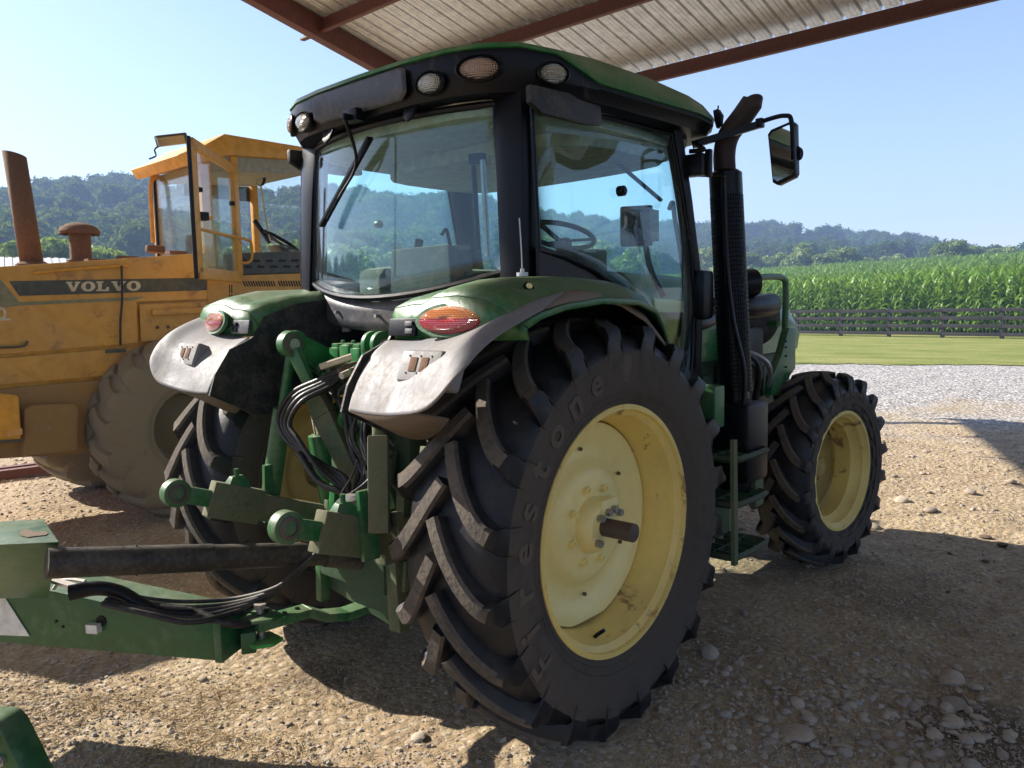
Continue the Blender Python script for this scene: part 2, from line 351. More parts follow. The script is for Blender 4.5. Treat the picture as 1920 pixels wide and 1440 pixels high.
leafmat('corn_leaf', [(.2, (.06, .145, .018)), (.5, (.135, .27, .034)), (.85, (.25, .39, .07))], .45, .5)
paint('bark', (.07, .055, .04), .95, dust=.2, bump=.08)
def crown_mesh(name, seed, n, rad, hgt, leaf, lobes=9, core=True):
    rng = np.random.RandomState(seed); mb = MB()
    cs = []
    for i in range(lobes):
        a = rng.rand()*2*math.pi; rr = rad*(.25+.45*rng.rand()); z = hgt*(.22+.62*rng.rand()); k = 1-.5*abs(z/hgt-.45)
        cs.append((rr*math.cos(a)*k, rr*math.sin(a)*k, z, rad*(.32+.26*rng.rand())*k))
    cs.append((0, 0, hgt*.5, rad*.62)); cs.append((rng.randn()*rad*.1, rng.randn()*rad*.1, hgt*.82, rad*.36))
    vs_, fs = [], []
    w = np.array([c[3]**2 for c in cs]); w /= w.sum()
    for i in range(n):
        c = cs[rng.choice(len(cs), p=w)]
        d = rng.randn(3); d /= np.linalg.norm(d); r = c[3]*(.55+.5*rng.rand()**.6)
        p = np.array(c[:3])+d*r*np.array([1, 1, .85])
        nrm = d+rng.randn(3)*.55; nrm /= np.linalg.norm(nrm)
        a = np.cross(nrm, rng.randn(3)); a /= np.linalg.norm(a); b2 = np.cross(nrm, a)
        s1, s2 = leaf*(.6+.8*rng.rand()), leaf*(.35+.5*rng.rand()); k = len(vs_)
        bend = nrm*s1*.25
        vs_ += [tuple(p-a*s1), tuple(p-b2*s2+bend), tuple(p+a*s1), tuple(p+b2*s2+bend)]; fs.append((k, k+1, k+2, k+3))
    me = bpy.data.meshes.new(name)
    if core:
        for c in cs:
            bm = bmesh.new(); bmesh.ops.create_icosphere(bm, subdivisions=2, radius=c[3]*.72)
            k = len(vs_); bm.verts.ensure_lookup_table()
            for v_ in bm.verts:
                q = v_.co*(1+.35*noise.noise(v_.co*2.2/c[3]+V((seed, 0, 0)))); vs_.append((q.x+c[0], q.y+c[1], q.z*.85+c[2]))
            fs += [tuple(x.index+k for x in f.verts) for f in bm.faces]; bm.free()
    me.from_pydata(vs_, [], fs); return me
def scatter(name, mat_objs, pts, label, cat, mat=None, origin=(0, 0, 0)):
    """ONE object of geometry-node instances; pts: (x, y, z, rx, ry, rz, scale, index)"""
    a = np.array(pts, float); me = bpy.data.meshes.new(name); me.from_pydata([tuple(r[:3]) for r in a], [], [])
    for nm, tp, dat in (('rot', 'FLOAT_VECTOR', a[:, 3:6].ravel()), ('scl', 'FLOAT', a[:, 6]), ):
        at_ = me.attributes.new(nm, tp, 'POINT'); at_.data.foreach_set('vector' if tp == 'FLOAT_VECTOR' else 'value', dat.astype(np.float32))
    at_ = me.attributes.new('idx', 'INT', 'POINT'); at_.data.foreach_set('value', a[:, 7].astype(np.int32))
    o = bpy.data.objects.new(name, me); C.objects.link(o)
    col_ = bpy.data.collections.new(name+'_kinds')
    for q in mat_objs: col_.objects.link(q)
    ng = bpy.data.node_groups.new(name, 'GeometryNodeTree')
    ng.interface.new_socket('Geometry', in_out='INPUT', socket_type='NodeSocketGeometry'); ng.interface.new_socket('Geometry', in_out='OUTPUT', socket_type='NodeSocketGeometry')
    gi = ng.nodes.new('NodeGroupInput'); go = ng.nodes.new('NodeGroupOutput')
    ci = ng.nodes.new('GeometryNodeCollectionInfo'); ci.inputs['Collection'].default_value = col_; ci.inputs['Separate Children'].default_value = True; ci.inputs['Reset Children'].default_value = True
    ip = ng.nodes.new('GeometryNodeInstanceOnPoints'); ip.inputs['Pick Instance'].default_value = True
    def na(nm, tp): n = ng.nodes.new('GeometryNodeInputNamedAttribute'); n.data_type = tp; n.inputs[0].default_value = nm; return n.outputs[0]
    ln = ng.links.new
    ln(gi.outputs[0], ip.inputs['Points']); ln(ci.outputs[0], ip.inputs['Instance']); ln(na('idx', 'INT'), ip.inputs['Instance Index'])
    ln(na('rot', 'FLOAT_VECTOR'), ip.inputs['Rotation']); ln(na('scl', 'FLOAT'), ip.inputs['Scale']); ln(ip.outputs[0], go.inputs[0])
    md = o.modifiers.new('scatter', 'NODES'); md.node_group = ng
    return tag(o, label, cat, kind='stuff')
def proto(name, me, mat):
    if mat: me.materials.append(M[mat])
    return bpy.data.objects.new(name, me)

# ---- wooded hills all round
PXA = [(-400, .12), (0, .128), (250, .153), (420, .15), (700, .146), (850, .139), (1010, .127), (1100, .112), (1310, .094), (1420, .096), (1560, .087), (1700, .072), (1780, .056), (1920, .045), (2400, .05)]
AZ = sorted([(YAW-math.atan((px-960)/FPX), e) for px, e in PXA])
def ridge_tan(a):
    a = (a+math.pi) % (2*math.pi)-math.pi
    xs = [q[0] for q in AZ]; ys = [q[1] for q in AZ]
    if xs[0] <= a <= xs[-1]: return float(np.interp(a, xs, ys))
    return .085+.03*math.sin(a*3+1)+.015*math.sin(a*7)
def ridge_r(a):
    a = (a+math.pi) % (2*math.pi)-math.pi
    return float(np.interp(a, [-math.pi, -.5, .15, .5, .8, 1.3, 2.0, math.pi], [330, 360, 430, 400, 310, 250, 240, 330]))
def hillz(a, k):
    """k: 0 at the toe .. 1 at the ridge .. 1.6 behind"""
    rr = ridge_r(a); top = max(6, ridge_tan(a)*rr+1.75-10.5)
    w = .10*noise.noise((math.cos(a)*9, math.sin(a)*9, k*2.5))+.05*noise.noise((math.cos(a)*22, math.sin(a)*22, k*5))
    return (4.0*(1-k)+top*sstep(-.1, 1.02, k)*(1+w*1.2) if k <= 1 else top*(1+w*.5)-(k-1)*top*.7)
NA = 180
def hillf(u, v_):
    a = 2*math.pi*u; k = 1.7*v_; rr = ridge_r(a)*(.45+.55*k); return (CAM.x-math.sin(a)*rr, CAM.y+math.cos(a)*rr, hillz(a, k)-(4.5 if v_ == 0 else 0))
paint('hill_soil', (.035, .055, .02), .95, dust=.3, dcol=(.06, .08, .03), scale=.05, bump=0)
tag(MB().grid(hillf, NA, 14).build('hill', 'hill_soil', smooth=180, origin=(0, 0, 0)), kind='structure')
fk = [proto('forest_crown_%d' % i, crown_mesh('forest_crown_%d' % i, 40+i, 1500, 5.4, 10.5, .46, 12), 'forest_leaf') for i in range(5)]
pts = []
rng = random.Random(3)
for i in range(8500):
    a = rng.uniform(-math.pi, math.pi); k = rng.uniform(.02, 1.12)
    vis = -.1 < a < 1.65
    if not vis and rng.random() > .42: continue
    rr = ridge_r(a)*(.45+.55*k)
    pts.append((CAM.x-math.sin(a)*rr, CAM.y+math.cos(a)*rr, hillz(a, k)-1.0, 0, 0, rng.uniform(0, 6.28), rng.uniform(.5, 1.12)*(1.0 if k < .9 else .85), rng.randrange(5)))
scatter('forest', fk, pts, 'hazy dark green forest covering the far hills', 'forest')

# ---- trees that stand apart from the wood
tk = [crown_mesh('crown', 80+i, 3200, 3.6, 7.6, .30, 13) for i in range(5)]
for q in tk: q.materials.append(M['tree_leaf'])
def tree_at(px, dist, top_py, label, name='broadleaf_tree', wide=1.0, i=0, group=None):
    a = YAW-math.atan((px-960)/FPX); dd = dist
    x, y = CAM.x-math.sin(a)*dd, CAM.y+math.cos(a)*dd; z0 = gh(x, y)
    d = ray(px, top_py); d2 = d/math.hypot(d.x, d.y)*dd; zt = CAM.z+d2.z
    hgt = max(2.5, zt-z0); s = hgt/9.3
    e = thing(name, (x, y, z0), label, 'tree', group)
    tb = MB(); tb.tube([(x, y, z0-.3), (x+.1*s, y, z0+1.5*s), (x, y+.15*s, z0+4.5*s), (x, y, z0+6.8*s)], .2*s, 8, 3, rr=lambda q: .24*s*(1-.8*q))
    for q in range(4):
        an = q*1.6+i; tb.tube([(x, y, z0+(2.2+.6*q)*s), (x+math.cos(an)*1.0*s, y+math.sin(an)*s, z0+(3.4+.7*q)*s), (x+math.cos(an)*1.9*s, y+math.sin(an)*1.9*s, z0+(4.3+.8*q)*s)], .1*s, 6, 3, rr=lambda q_: .10*s*(1-.8*q_))
    tb.build('trunk', 'bark', e)
    c = bpy.data.objects.new('crown', tk[i % 5]); C.objects.link(c); place(c, (x, y, z0+1.1*s), e); c.scale = (s*wide, s*wide, s*1.0); c.rotation_euler = (0, 0, i*1.3)
TR = [(1330, 150, 455, 'pale bushy tree seen between the exhaust stack and the cab'), (1415, 140, 468, 'low bushy tree just right of the exhaust stack above the corn'),
      (1455, 150, 472, 'small tree beyond the corn, straight above the bent green bar'), (1500, 145, 448, 'thin pale tree with open crown beyond the corn, left of the yellow-green one'), (1540, 138, 470, 'squat dark bush at the corn edge under the pale trees'),
      (1585, 140, 455, 'tall yellow-green tree beyond the corn in the middle of the tree line'), (1630, 150, 478, 'low round tree right of the yellow-green one'), (1670, 160, 474, 'grey-green small tree beyond the corn, below the hill saddle'),
      (1715, 150, 478, 'low bush at the corn edge left of the tallest tree'), (1760, 140, 462, 'dark round tree leaning against the tallest tree of the line'), (1790, 138, 441, 'tallest dark tree of the line beyond the corn'),
      (1830, 142, 456, 'broad dark tree right of the tallest one'), (1870, 146, 459, 'round green tree second from the right frame edge'), (1915, 146, 463, 'green tree at the right frame edge beyond the corn'),
      (95, 62, 428, 'sunlit light green tree behind the loader exhaust pipe'), (150, 66, 436, 'leafy tree behind the brown mushroom cap of the loader'), (222, 60, 446, 'bright round tree behind the loader hood, left of the cab'),
      (620, 120, 452, 'tree seen through the rear tractor window at its left side'), (690, 118, 448, 'tree seen through the rear tractor window below the wiper tip'), (760, 125, 456, 'tree seen through the rear tractor window above the seat'),
      (880, 122, 452, 'tree seen through the rear tractor window near its right edge'), (1040, 115, 432, 'dark tree seen through the tractor door glass behind the steering wheel'), (1100, 125, 446, 'tree seen through the tractor door glass left of the monitor'), (1190, 130, 452, 'tree seen through the tractor door glass behind the monitor'),
      (470, 64, 440, 'tree seen through the open loader cab'), (545, 66, 430, 'tree behind the loader cab corner next to the tractor window')]
for i, (px, d, tp, lb) in enumerate(TR): tree_at(px, d, tp, lb, i=i, wide=1.25 if d > 100 else 1.1, group='trees between the yard and the hills')

# ---- barn roof far behind the loader
a = YAW-math.atan((40-960)/FPX); bx, by = CAM.x-math.sin(a)*55, CAM.y+math.cos(a)*55
bn = thing('distant_barn', (bx, by, 0), 'low pale barn with ribbed metal roof just above the loader hood', 'barn')
ca, sa = math.cos(a), math.sin(a)
def bl(u, w_, z): return V((bx+ca*u-sa*w_, by+sa*u+ca*w_, z))
MB().prism([bl(-7, 0, 0), bl(4.5, 0, 0), bl(4.5, 8, 0), bl(-7, 8, 0)], (0, 0, 4.45)).build('wall', 'barn_white', bn)
rf = MB()
for k in range(58):
    u0 = -7.4+.21*k
    rf.prism([bl(u0, -.5, 4.47), bl(u0+.21, -.5, 4.47), bl(u0+.21, 4, 5.5), bl(u0, 4, 5.5)], (0, 0, .05 if k % 2 else .09))
rf.build('roof', 'barn_white', bn)

# ---- board fence
F0, F1 = V((-36, 42.6, 0)), V((12, 33.6, 0))
fdir = (F1-F0).normalized(); fence = thing('board_fence', F0, 'weathered dark four-rail board fence in front of the corn', 'fence')
def fpt(s): p = F0+fdir*s; return V((p.x, p.y, gh(p.x, p.y)))
flen = (F1-F0).length; pm = None; SP = 2.46
pm = MB().box((0, 0, .62), (.155, .12, 1.54)).build('post', 'rail_wood', fence, bevel=.012, origin=(0, 0, 0)); rm = None
rm = MB().box((SP/2, 0, 0), (SP-.01, .04, .155)).build('rail', 'rail_wood', fence, bevel=.006, origin=(0, 0, 0))
fang = math.atan2(fdir.y, fdir.x); first = True; rfirst = True
rg = random.Random(5); k = 0
while k*SP < flen:
    p = fpt(k*SP+.3)
    o = pm if first else pm.copy()
    if not first: C.objects.link(o)
    first = False; place(o, p, fence); o.rotation_euler = (rg.uniform(-.02, .02), rg.uniform(-.02, .02), fang)
    for zz in (.20, .55, .90, 1.27):
        q = rm if rfirst else rm.copy()
        if not rfirst: C.objects.link(q)
        rfirst = False
        p2 = fpt((k+1)*SP+.3); off = V((fdir.y, -fdir.x, 0))*.075
        place(q, p+off+V((0, 0, zz+rg.uniform(-.015, .015))), fence); q.rotation_euler = (0, -math.atan2(p2.z-p.z, SP)+rg.uniform(-.004, .004), fang)
    k += 1

# ---- corn
def corn_mesh(seed):
    rng = np.random.RandomState(seed); vs_, fs = [], []; H = 2.15+.2*rng.rand()
    for (z0, z1, r0, r1) in ((0, H*.55, .014, .011), (H*.55, H, .011, .004)):
        k = len(vs_)
        for z, r in ((z0, r0), (z1, r1)):
            vs_ += [(r, 0, z), (-r*.5, r*.87, z), (-r*.5, -r*.87, z)]
        fs += [(k, k+1, k+4, k+3), (k+1, k+2, k+5, k+4), (k+2, k, k+3, k+5)]
    az = rng.rand()*6.28
    for i in range(13):
        z = H*(.10+.88*i/12); a = az+(i % 2)*math.pi+rng.randn()*.35; Ln = (.55+.35*math.sin(math.pi*(i+1)/14))*(.85+.3*rng.rand()); w0 = .045+.012*rng.rand()
        el = 1.05 if i < 9 else 1.25; x = 0; zz = z; ang = el; ca_, sa_ = math.cos(a), math.sin(a); k = len(vs_); S = 5; droop = .42+.18*rng.rand() if i < 10 else .22
        tw = rng.randn()*.5
        for j in range(S+1):
            w = w0*(1-(j/S)**2)*(.75 if j == 0 else 1)+.002
            wx, wy, wz = -sa_*w*math.cos(tw*j/S), ca_*w*math.cos(tw*j/S), w*math.sin(tw*j/S)
            vs_ += [(ca_*x+wx, sa_*x+wy, zz+wz), (ca_*x-wx, sa_*x-wy, zz-wz)]
            x += math.cos(ang)*Ln/S; zz += math.sin(ang)*Ln/S; ang -= droop
        fs += [(k+2*j, k+2*j+1, k+2*j+3, k+2*j+2) for j in range(S)]
    me = bpy.data.meshes.new('corn_plant'); me.from_pydata(vs_, [], fs); me.materials.append(M['corn_leaf']); return me
cmesh = [corn_mesh(i) for i in range(6)]
nrow = V((-fdir.y, fdir.x, 0)); rg = random.Random(9); spts = []; ncorn = 0
cl = ['tall green corn plant in the front rows just behind the board fence']
for row in range(110):
    off = 2.2+row*.76*(1 if row < 40 else 1.25); step = .155 if row < 3 else (.19 if row < 25 else .34)
    s = rg.uniform(0, step)-(0 if row < 3 else 40)
    while s < flen+30:
        p = F0+fdir*s+nrow*(off+rg.uniform(-.05, .05)); s += step*rg.uniform(.8, 1.2)
        if row < 3: vis = True
        d = p-CAM; depth = d.dot(_fw); px = 960+FPX*d.dot(_r2)/depth
        if px < 560 or px > 2060: continue
        z = gh(p.x, p.y); sc = rg.uniform(.84, 1.16)*1.10*(1+.10*noise.noise((p.x*.18, p.y*.18, 2)))
        if row < 2 and ncorn < 300 and px > 1380:
            o = bpy.data.objects.new('corn_plant', cmesh[rg.randrange(6)]); C.objects.link(o); o.location = (p.x, p.y, z-.02); o.scale = (sc,)*3; o.rotation_euler = (rg.uniform(-.06, .06), rg.uniform(-.06, .06), rg.uniform(0, 6.28))
            tag(o, cl[0], 'corn plant', 'corn plants along the fence'); ncorn += 1
        else: spts.append((p.x, p.y, z-.02, rg.uniform(-.06, .06), rg.uniform(-.06, .06), rg.uniform(0, 6.28), sc, rg.randrange(6)))
scatter('corn_field', [bpy.data.objects.new('corn_kind_%d' % i, cmesh[i]) for i in range(6)], spts, 'dense field of tall green corn rising behind the front rows', 'corn')
print('corn', ncorn, len(spts))
# ------------------------------------------------------------------ open shed the tractor stands under
XG = -7.34; EY, EZ, SL = 7.62, 5.0, .23            # gable rafter x, eave y / underside z, roof slope
RX1 = 12.0; RIDGE = -3.2
def rz(y): return EZ+SL*(EY-y) if y > RIDGE else EZ+SL*(EY-RIDGE)-SL*(RIDGE-y)
shed = thing('open_shed', (0, 2, 0), 'open steel shed with ribbed metal roof on oxide-red beams over the tractor', 'shed')
YB = -9.5
def ibeam(a, b, w, h_, name='rafter'):
    mb = MB(); a, b = V(a), V(b)
    mb.beam(a-V((0, 0, h_/2-.012)), b-V((0, 0, h_/2-.012)), w, .022); mb.beam(a+V((0, 0, h_/2-.012)), b+V((0, 0, h_/2-.012)), w, .022); mb.beam(a, b, .02, h_-.046)
    return mb.build(name, 'oxide_steel', shed)
for rx in (XG, -.6 if False else 1.2+5.0, RX1-.3):
    if rx > 0 and rx < 10: continue
    mb = MB(); mb.beam((rx, EY, rz(EY)+.16), (rx, RIDGE, rz(RIDGE)+.16), .17, .30); mb.build('rafter', 'oxide_steel', shed, bevel=.006)
    mb = MB(); mb.beam((rx, RIDGE-.004, rz(RIDGE)+.16), (rx, YB, rz(YB)+.16), .17, .30); mb.build('rafter', 'oxide_steel', shed, bevel=.006)
    for py_ in ((EY-.3, YB+.3) if rx < 0 else (EY-.3, YB+.3)):
        if rx < 0 and py_ > 0: pass
        MB().box((rx, py_, rz(py_)/2), (.16, .16, rz(py_)-.004)).build('post', 'oxide_steel', shed, bevel=.006)
# purlins: Z/C sections that run along the shed, ends sticking out past the gable rafter
def purlin(y):
    z = rz(y)+.205 if y < EY else EZ+.10
    mb = MB(); h_ = .21
    a, b = XG-.42, RX1
    mb.box(((a+b)/2, y, z), (b-a, .006, h_)); mb.box(((a+b)/2, y-.036, z-h_/2+.003), (b-a, .066, .006)); mb.box(((a+b)/2, y+.036, z+h_/2-.003), (b-a, .066, .006)); mb.box(((a+b)/2, y-.072, z-h_/2+.018), (b-a, .006, .024))
    mb.build('purlin', 'oxide_steel', shed, smooth=0)
for y in (EY+.08, EY-1.55, EY-3.1, EY-4.65, EY-6.2, EY-7.75, EY-9.3, RIDGE-1.0, RIDGE-2.6, RIDGE-4.2, YB+.1): purlin(y)
# ribbed roof sheets, each 0.92 m wide, running from ridge to eave
def sheet(side):
    vs_, fs = [], []; prof = [(0, 0)]
    for k in range(4):
        u = k*.23
        prof += [(u+.07, 0), (u+.085, .012), (u+.10, 0), (u+.13, 0), (u+.145, .012), (u+.16, 0), (u+.19, 0), (u+.203, .048), (u+.222, .048), (u+.23+.006, 0)]
    y0, y1 = (EY+.28, RIDGE) if side else (RIDGE, YB-.3)
    for u, hgt in prof:
        for y in (y0, y1): vs_.append((u, y, rz(y)+.335+hgt))
    n = len(prof); fs = [(2*i, 2*i+2, 2*i+3, 2*i+1) for i in range(n-1)]
    mb = MB(); mb.v, mb.f = vs_, fs; return mb
for side in (True, False):
    base = sheet(side).build('roof_sheet', 'roof_sheet', shed, smooth=0, origin=(0, 0, 0), solid=.002)
    x = XG-.30; k = 0; first = True
    while x < RX1:
        o = base if first else base.copy()
        if not first: C.objects.link(o)
        first = False; place(o, V((x, 0, .004 if k % 2 else 0)), shed); x += .92; k += 1
MB().box(((XG+RX1)/2, EY+.30, rz(EY)+.16), (RX1-XG+.7, .006, .30)).build('eave_trim', 'oxide_steel', shed, smooth=0) if False else None
# ------------------------------------------------------------------ tractor (axes = world axes, rear axle at y 0)
tractor = thing('tractor', (0, .9, 0), 'green tractor with yellow wheels seen from its rear right corner', 'tractor')
T = tractor
def txt_mesh(s, size, off=0.0, ext=0.0):
    cu = bpy.data.curves.new('txt', 'FONT'); cu.body = s; cu.size = size; cu.offset = off; cu.extrude = ext; cu.align_x = 'CENTER'; cu.resolution_u = 3
    o = bpy.data.objects.new('txt', cu); C.objects.link(o)
    dg = bpy.context.evaluated_depsgraph_get(); me = bpy.data.meshes.new_from_object(o.evaluated_get(dg))
    vs_ = [v_.co.copy() for v_ in me.vertices]; fs = [tuple(p.vertices) for p in me.polygons]
    bpy.data.objects.remove(o); bpy.data.curves.remove(cu); bpy.data.meshes.remove(me); return vs_, fs
def tyre_profile(Wd, Rc, rb):
    """half profile (u >= 0) from crown to bead, u along the axle"""
    return [(0, Rc), (Wd*.22, Rc-.002), (Wd*.36, Rc-.018), (Wd*.44, Rc-.042), (Wd*.485, Rc-.078), (Wd*.50, Rc-.12), (Wd*.503, (Rc+rb)*.5+.02), (Wd*.49, (Rc+rb)*.5-.05), (Wd*.462, rb+.066), (Wd*.470, rb+.060), (Wd*.455, rb+.053), (Wd*.435, rb+.035), (Wd*.442, rb+.030), (Wd*.42, rb+.016), (Wd*.40, rb-.004)]
def prof_u(Wd, Rc, rb, r):
    pr = tyre_profile(Wd, Rc, rb)[4:]; pr = sorted((b_, a_) for a_, b_ in pr)
    return float(np.interp(r, [q[0] for q in pr], [q[1] for q in pr]))
def make_tyre(Ro, Rc, Wd, rb, nl, hub, parent, lugw, ang, phase=0.0):
    hub = V(hub); half = tyre_profile(Wd, Rc, rb)
    prof = [(-a_, b_) for a_, b_ in half[::-1]]+half[1:]
    mb = MB().lathe(prof, (0, 0, 0), 'x', 132)
    S = 14
    for side in (-1, 1):
        for k in range(nl):
            th0 = 2*math.pi*(k+(.5 if side > 0 else 0))/nl+phase
            path = []
            for j in range(S+1):
                s = j/S
                if s < .64:                                             # on the tread: steep near the centre, sweeping out to the shoulder
                    q = s/.64; path.append((Wd*(-.015+.485*q), th0-ang*(1-(1-q)**1.5), Ro-.028*q**2.2, Rc-.03-.015*q*q, lugw*(1+.25*q), 1.22, 1))
                elif s < .79:
                    q = (s-.64)/.15; path.append((Wd*(.47+.035*q), th0-ang*(1+.03*q), Ro-.028-.040*q, Rc-.065-.06*q, lugw*(1.25+.5*q), 1.35, 1-q))
                else:                                                   # flows out down the sidewall
                    q = (s-.79)/.21; r_ = Ro-.068-(Ro-.068-(Rc-.19))*q
                    path.append((max(prof_u(Wd, Rc, rb, r_), Wd*.47)+.016*(1-q)-.004*q, th0-ang*(1.03+.02*q), r_, None, lugw*(1.75+2.2*q*q), 1.5, 0))
            ring = []
            for j, (u, th, top, base, w, fl, k2) in enumerate(path):
                a_, b_ = path[max(j-1, 0)], path[min(j+1, S)]; du, da = b_[0]-a_[0], (b_[1]-a_[1])*Ro; ln = math.hypot(du, da) or 1
                nu, na = (-da/ln)*k2, (du/ln)*k2+(1-k2)
                if na < 0 and k2 > 0: nu, na = -nu, -na
                P_ = []
                for h_, hi_ in ((-.5*fl, 0), (-.55, 2), (-.40, 1), (.40, 1), (.55, 2), (.5*fl, 0)):
                    rr = top-(.013 if hi_ == 2 and base is not None else 0) if (hi_ or base is None) else base; tt = th+na*h_*w/Ro; ulat = u+nu*h_*w
                    if base is None: ulat = u-(.035 if not hi_ else .006 if hi_ == 2 else 0)
                    P_.append((side*ulat, -rr*math.cos(tt), rr*math.sin(tt)))     # th 0 = rear, growing upward
                ring.append(P_)
            mb.loft(ring, True, True)
    zc = -Ro+.055                                           # the weight flattens the tread where it stands
    mb.v = [(x, y, zc+(z-zc)*.55) if z < zc else (x, y, z) for x, y, z in mb.v]
    o = mb.build('tyre', 'tyre', parent, smooth=42, origin=(0, 0, 0)); place(o, hub, parent)
    o.data.materials.append(M['lug_rubber']); o.data.materials.append(M['sidewall']); vv = o.data.vertices
    for p_ in o.data.polygons:
        rs_ = [math.hypot(vv[i].co.y, vv[i].co.z) for i in p_.vertices]
        if min(rs_) > Ro-.036: p_.material_index = 1
        elif max(rs_) < Rc-.05 and min(abs(vv[i].co.x) for i in p_.vertices) > Wd*.38: p_.material_index = 2
    return o
def make_lettering(text, r, hub, parent, Wd, Rc, rb, phi0, phi1, size, emblem=None):
    n = len(text)
    def fin(mb, nm): o = mb.build(nm, 'tyre_text', parent, smooth=0, origin=(0, 0, 0)); place(o, hub, parent)
    for i, ch in enumerate(text):
        ph = phi0+(phi1-phi0)*i/(n-1); mb = MB()
        vs_, fs = txt_mesh(ch, size, .004)
        out_ = []
        for lay in (0.005, -.004):
            for v_ in vs_:
                rr = r+v_.y-size*.35; pp = ph-v_.x*1.1/r
                out_.append((prof_u(Wd, Rc, rb, rr)+lay, rr*math.cos(pp), rr*math.sin(pp)))
        k = len(vs_); mb.add(out_, fs+[tuple(i_+k for i_ in f[::-1]) for f in fs]); fin(mb, 'raised_letter')
    if emblem:
        sh = [(-.035, .05), (.035, .05), (.038, 0), (.022, -.04), (0, -.06), (-.022, -.04), (-.038, 0)]
        for sc_, lay in ((1, .002), (.72, .004)):
            mb = MB().prism([(prof_u(Wd, Rc, rb, r+b_*sc_)+lay-.004, (r+b_*sc_)*math.cos(emblem-a_*sc_/r), (r+b_*sc_)*math.sin(emblem-a_*sc_/r)) for a_, b_ in sh], (.004, 0, 0)); fin(mb, 'raised_emblem')
def disc_ring(r, u, cut=None, n=72):
    o = []
    for i in range(n):
        a = 2*math.pi*i/n; y, z = r*math.cos(a), r*math.sin(a)
        if cut:
            z = max(-cut[0], min(cut[0], z)); y = max(-cut[1], min(cut[1], y))
        o.append((u, y, z))
    return o
# --- rear wheels
RR = dict(Ro=.848, Rc=.795, Wd=.50, rb=.497)
def rear_wheel(sx):
    hub = V((.765 if sx > 0 else -1.04, 0, .862))
    # wheel disc
    prof = [(.427, .022), (.422, .036), (.395, .034), (.36, .022), (.335, .004), (.30, .000), (.265, .012), (.245, .036), (.225, .056), (.195, .062), (.115, .064)]
    f = 1.0
    rings = [disc_ring(r, sx*(u+.0), (.410, .424)) for r, u in prof]
    back = [disc_ring(r, sx*(u-.016), (.410, .424)) for r, u in prof[::-1]]
    mb = MB().loft([[V(p)+hub for p in q] for q in rings], False).loft([[V(p)+hub for p in q] for q in back], False)
    mb.loft([[V(p)+hub for p in rings[0]], [V(p)+hub for p in back[-1]]], False)
    w = mb.build('rear_wheel', 'disc_yellow', T, origin=hub)
    rp = [(.205, .508), (.212, .505), (.212, .495), (.195, .492), (.175, .470), (.125, .462), (.085, .440), (-.085, .440), (-.125, .462), (-.175, .470), (-.195, .492), (-.212, .505), (-.205, .515)]
    rin = [(a_, b_-.009) for a_, b_ in rp[::-1]]
    MB().lathe([(sx*a_, b_) for a_, b_ in rp+rin], hub, 'x', 112, closed=True).build('rim', 'rim_yellow', w)
    make_tyre(RR['Ro'], RR['Rc'], RR['Wd'], RR['rb'], 20, hub, w, .052, .35, .07 if sx > 0 else .12)
    # cast hub and bar axle
    h = MB().lathe([(sx*q, r) for q, r in ((.05, .118), (.066, .118), (.10, .108), (.118, .095), (.125, .088), (.125, .0))], hub, 'x', 40)
    h.box(hub+V((sx*.105, .03, .05)), (.05, .11, .12)); h.build('hub', 'disc_yellow', w, bevel=.003)
    MB().cyl(hub+V((sx*.0, 0, 0)), hub+V((sx*.268, 0, 0)), .0375, n=28).build('axle_shaft', 'shaft_brown', w, bevel=.004)
    for k in range(8):
        a = k*math.pi/4+.3; c = hub+V((sx*.06, .158*math.cos(a), .158*math.sin(a)))
        MB().cyl(c, c+V((sx*.024, 0, 0)), .017, n=6).cyl(c+V((sx*.02, 0, 0)), c+V((sx*.036, 0, 0)), .009, n=8).build('wheel_bolt', 'disc_yellow', w)
    if sx > 0:
        for dy, dz in ((.012, .060), (.052, .066), (.088, .045), (-.040, .045), (-.055, -.055)):
            c = hub+V((.125, dy, dz)); MB().cyl(c, c+V((.026, 0, 0)), .0155, n=6).build('wedge_bolt', 'steel', w)
        for k in range(6):
            a = k*math.pi/3+.55; c = hub+V((.018, .31*math.cos(a), .31*math.sin(a)))
            MB().cyl(c-V((.01, 0, 0)), c+V((.0015, 0, 0)), .008, n=10).build('disc_hole', 'shaft_brown', w)
        a = R(262); c = hub+V((.11, .455*math.cos(a), .455*math.sin(a)))
        MB().tube([c, c+V((.02, 0, .02)), c+V((.05, .005, .045))], .008, 8).build('valve_stem', 'black_plastic', w)
        make_lettering('Firestone', .655, hub, w, RR['Wd'], RR['Rc'], RR['rb'], R(212), R(110), .15, emblem=R(92))
    return w
rear_wheel(1); rear_wheel(-1)
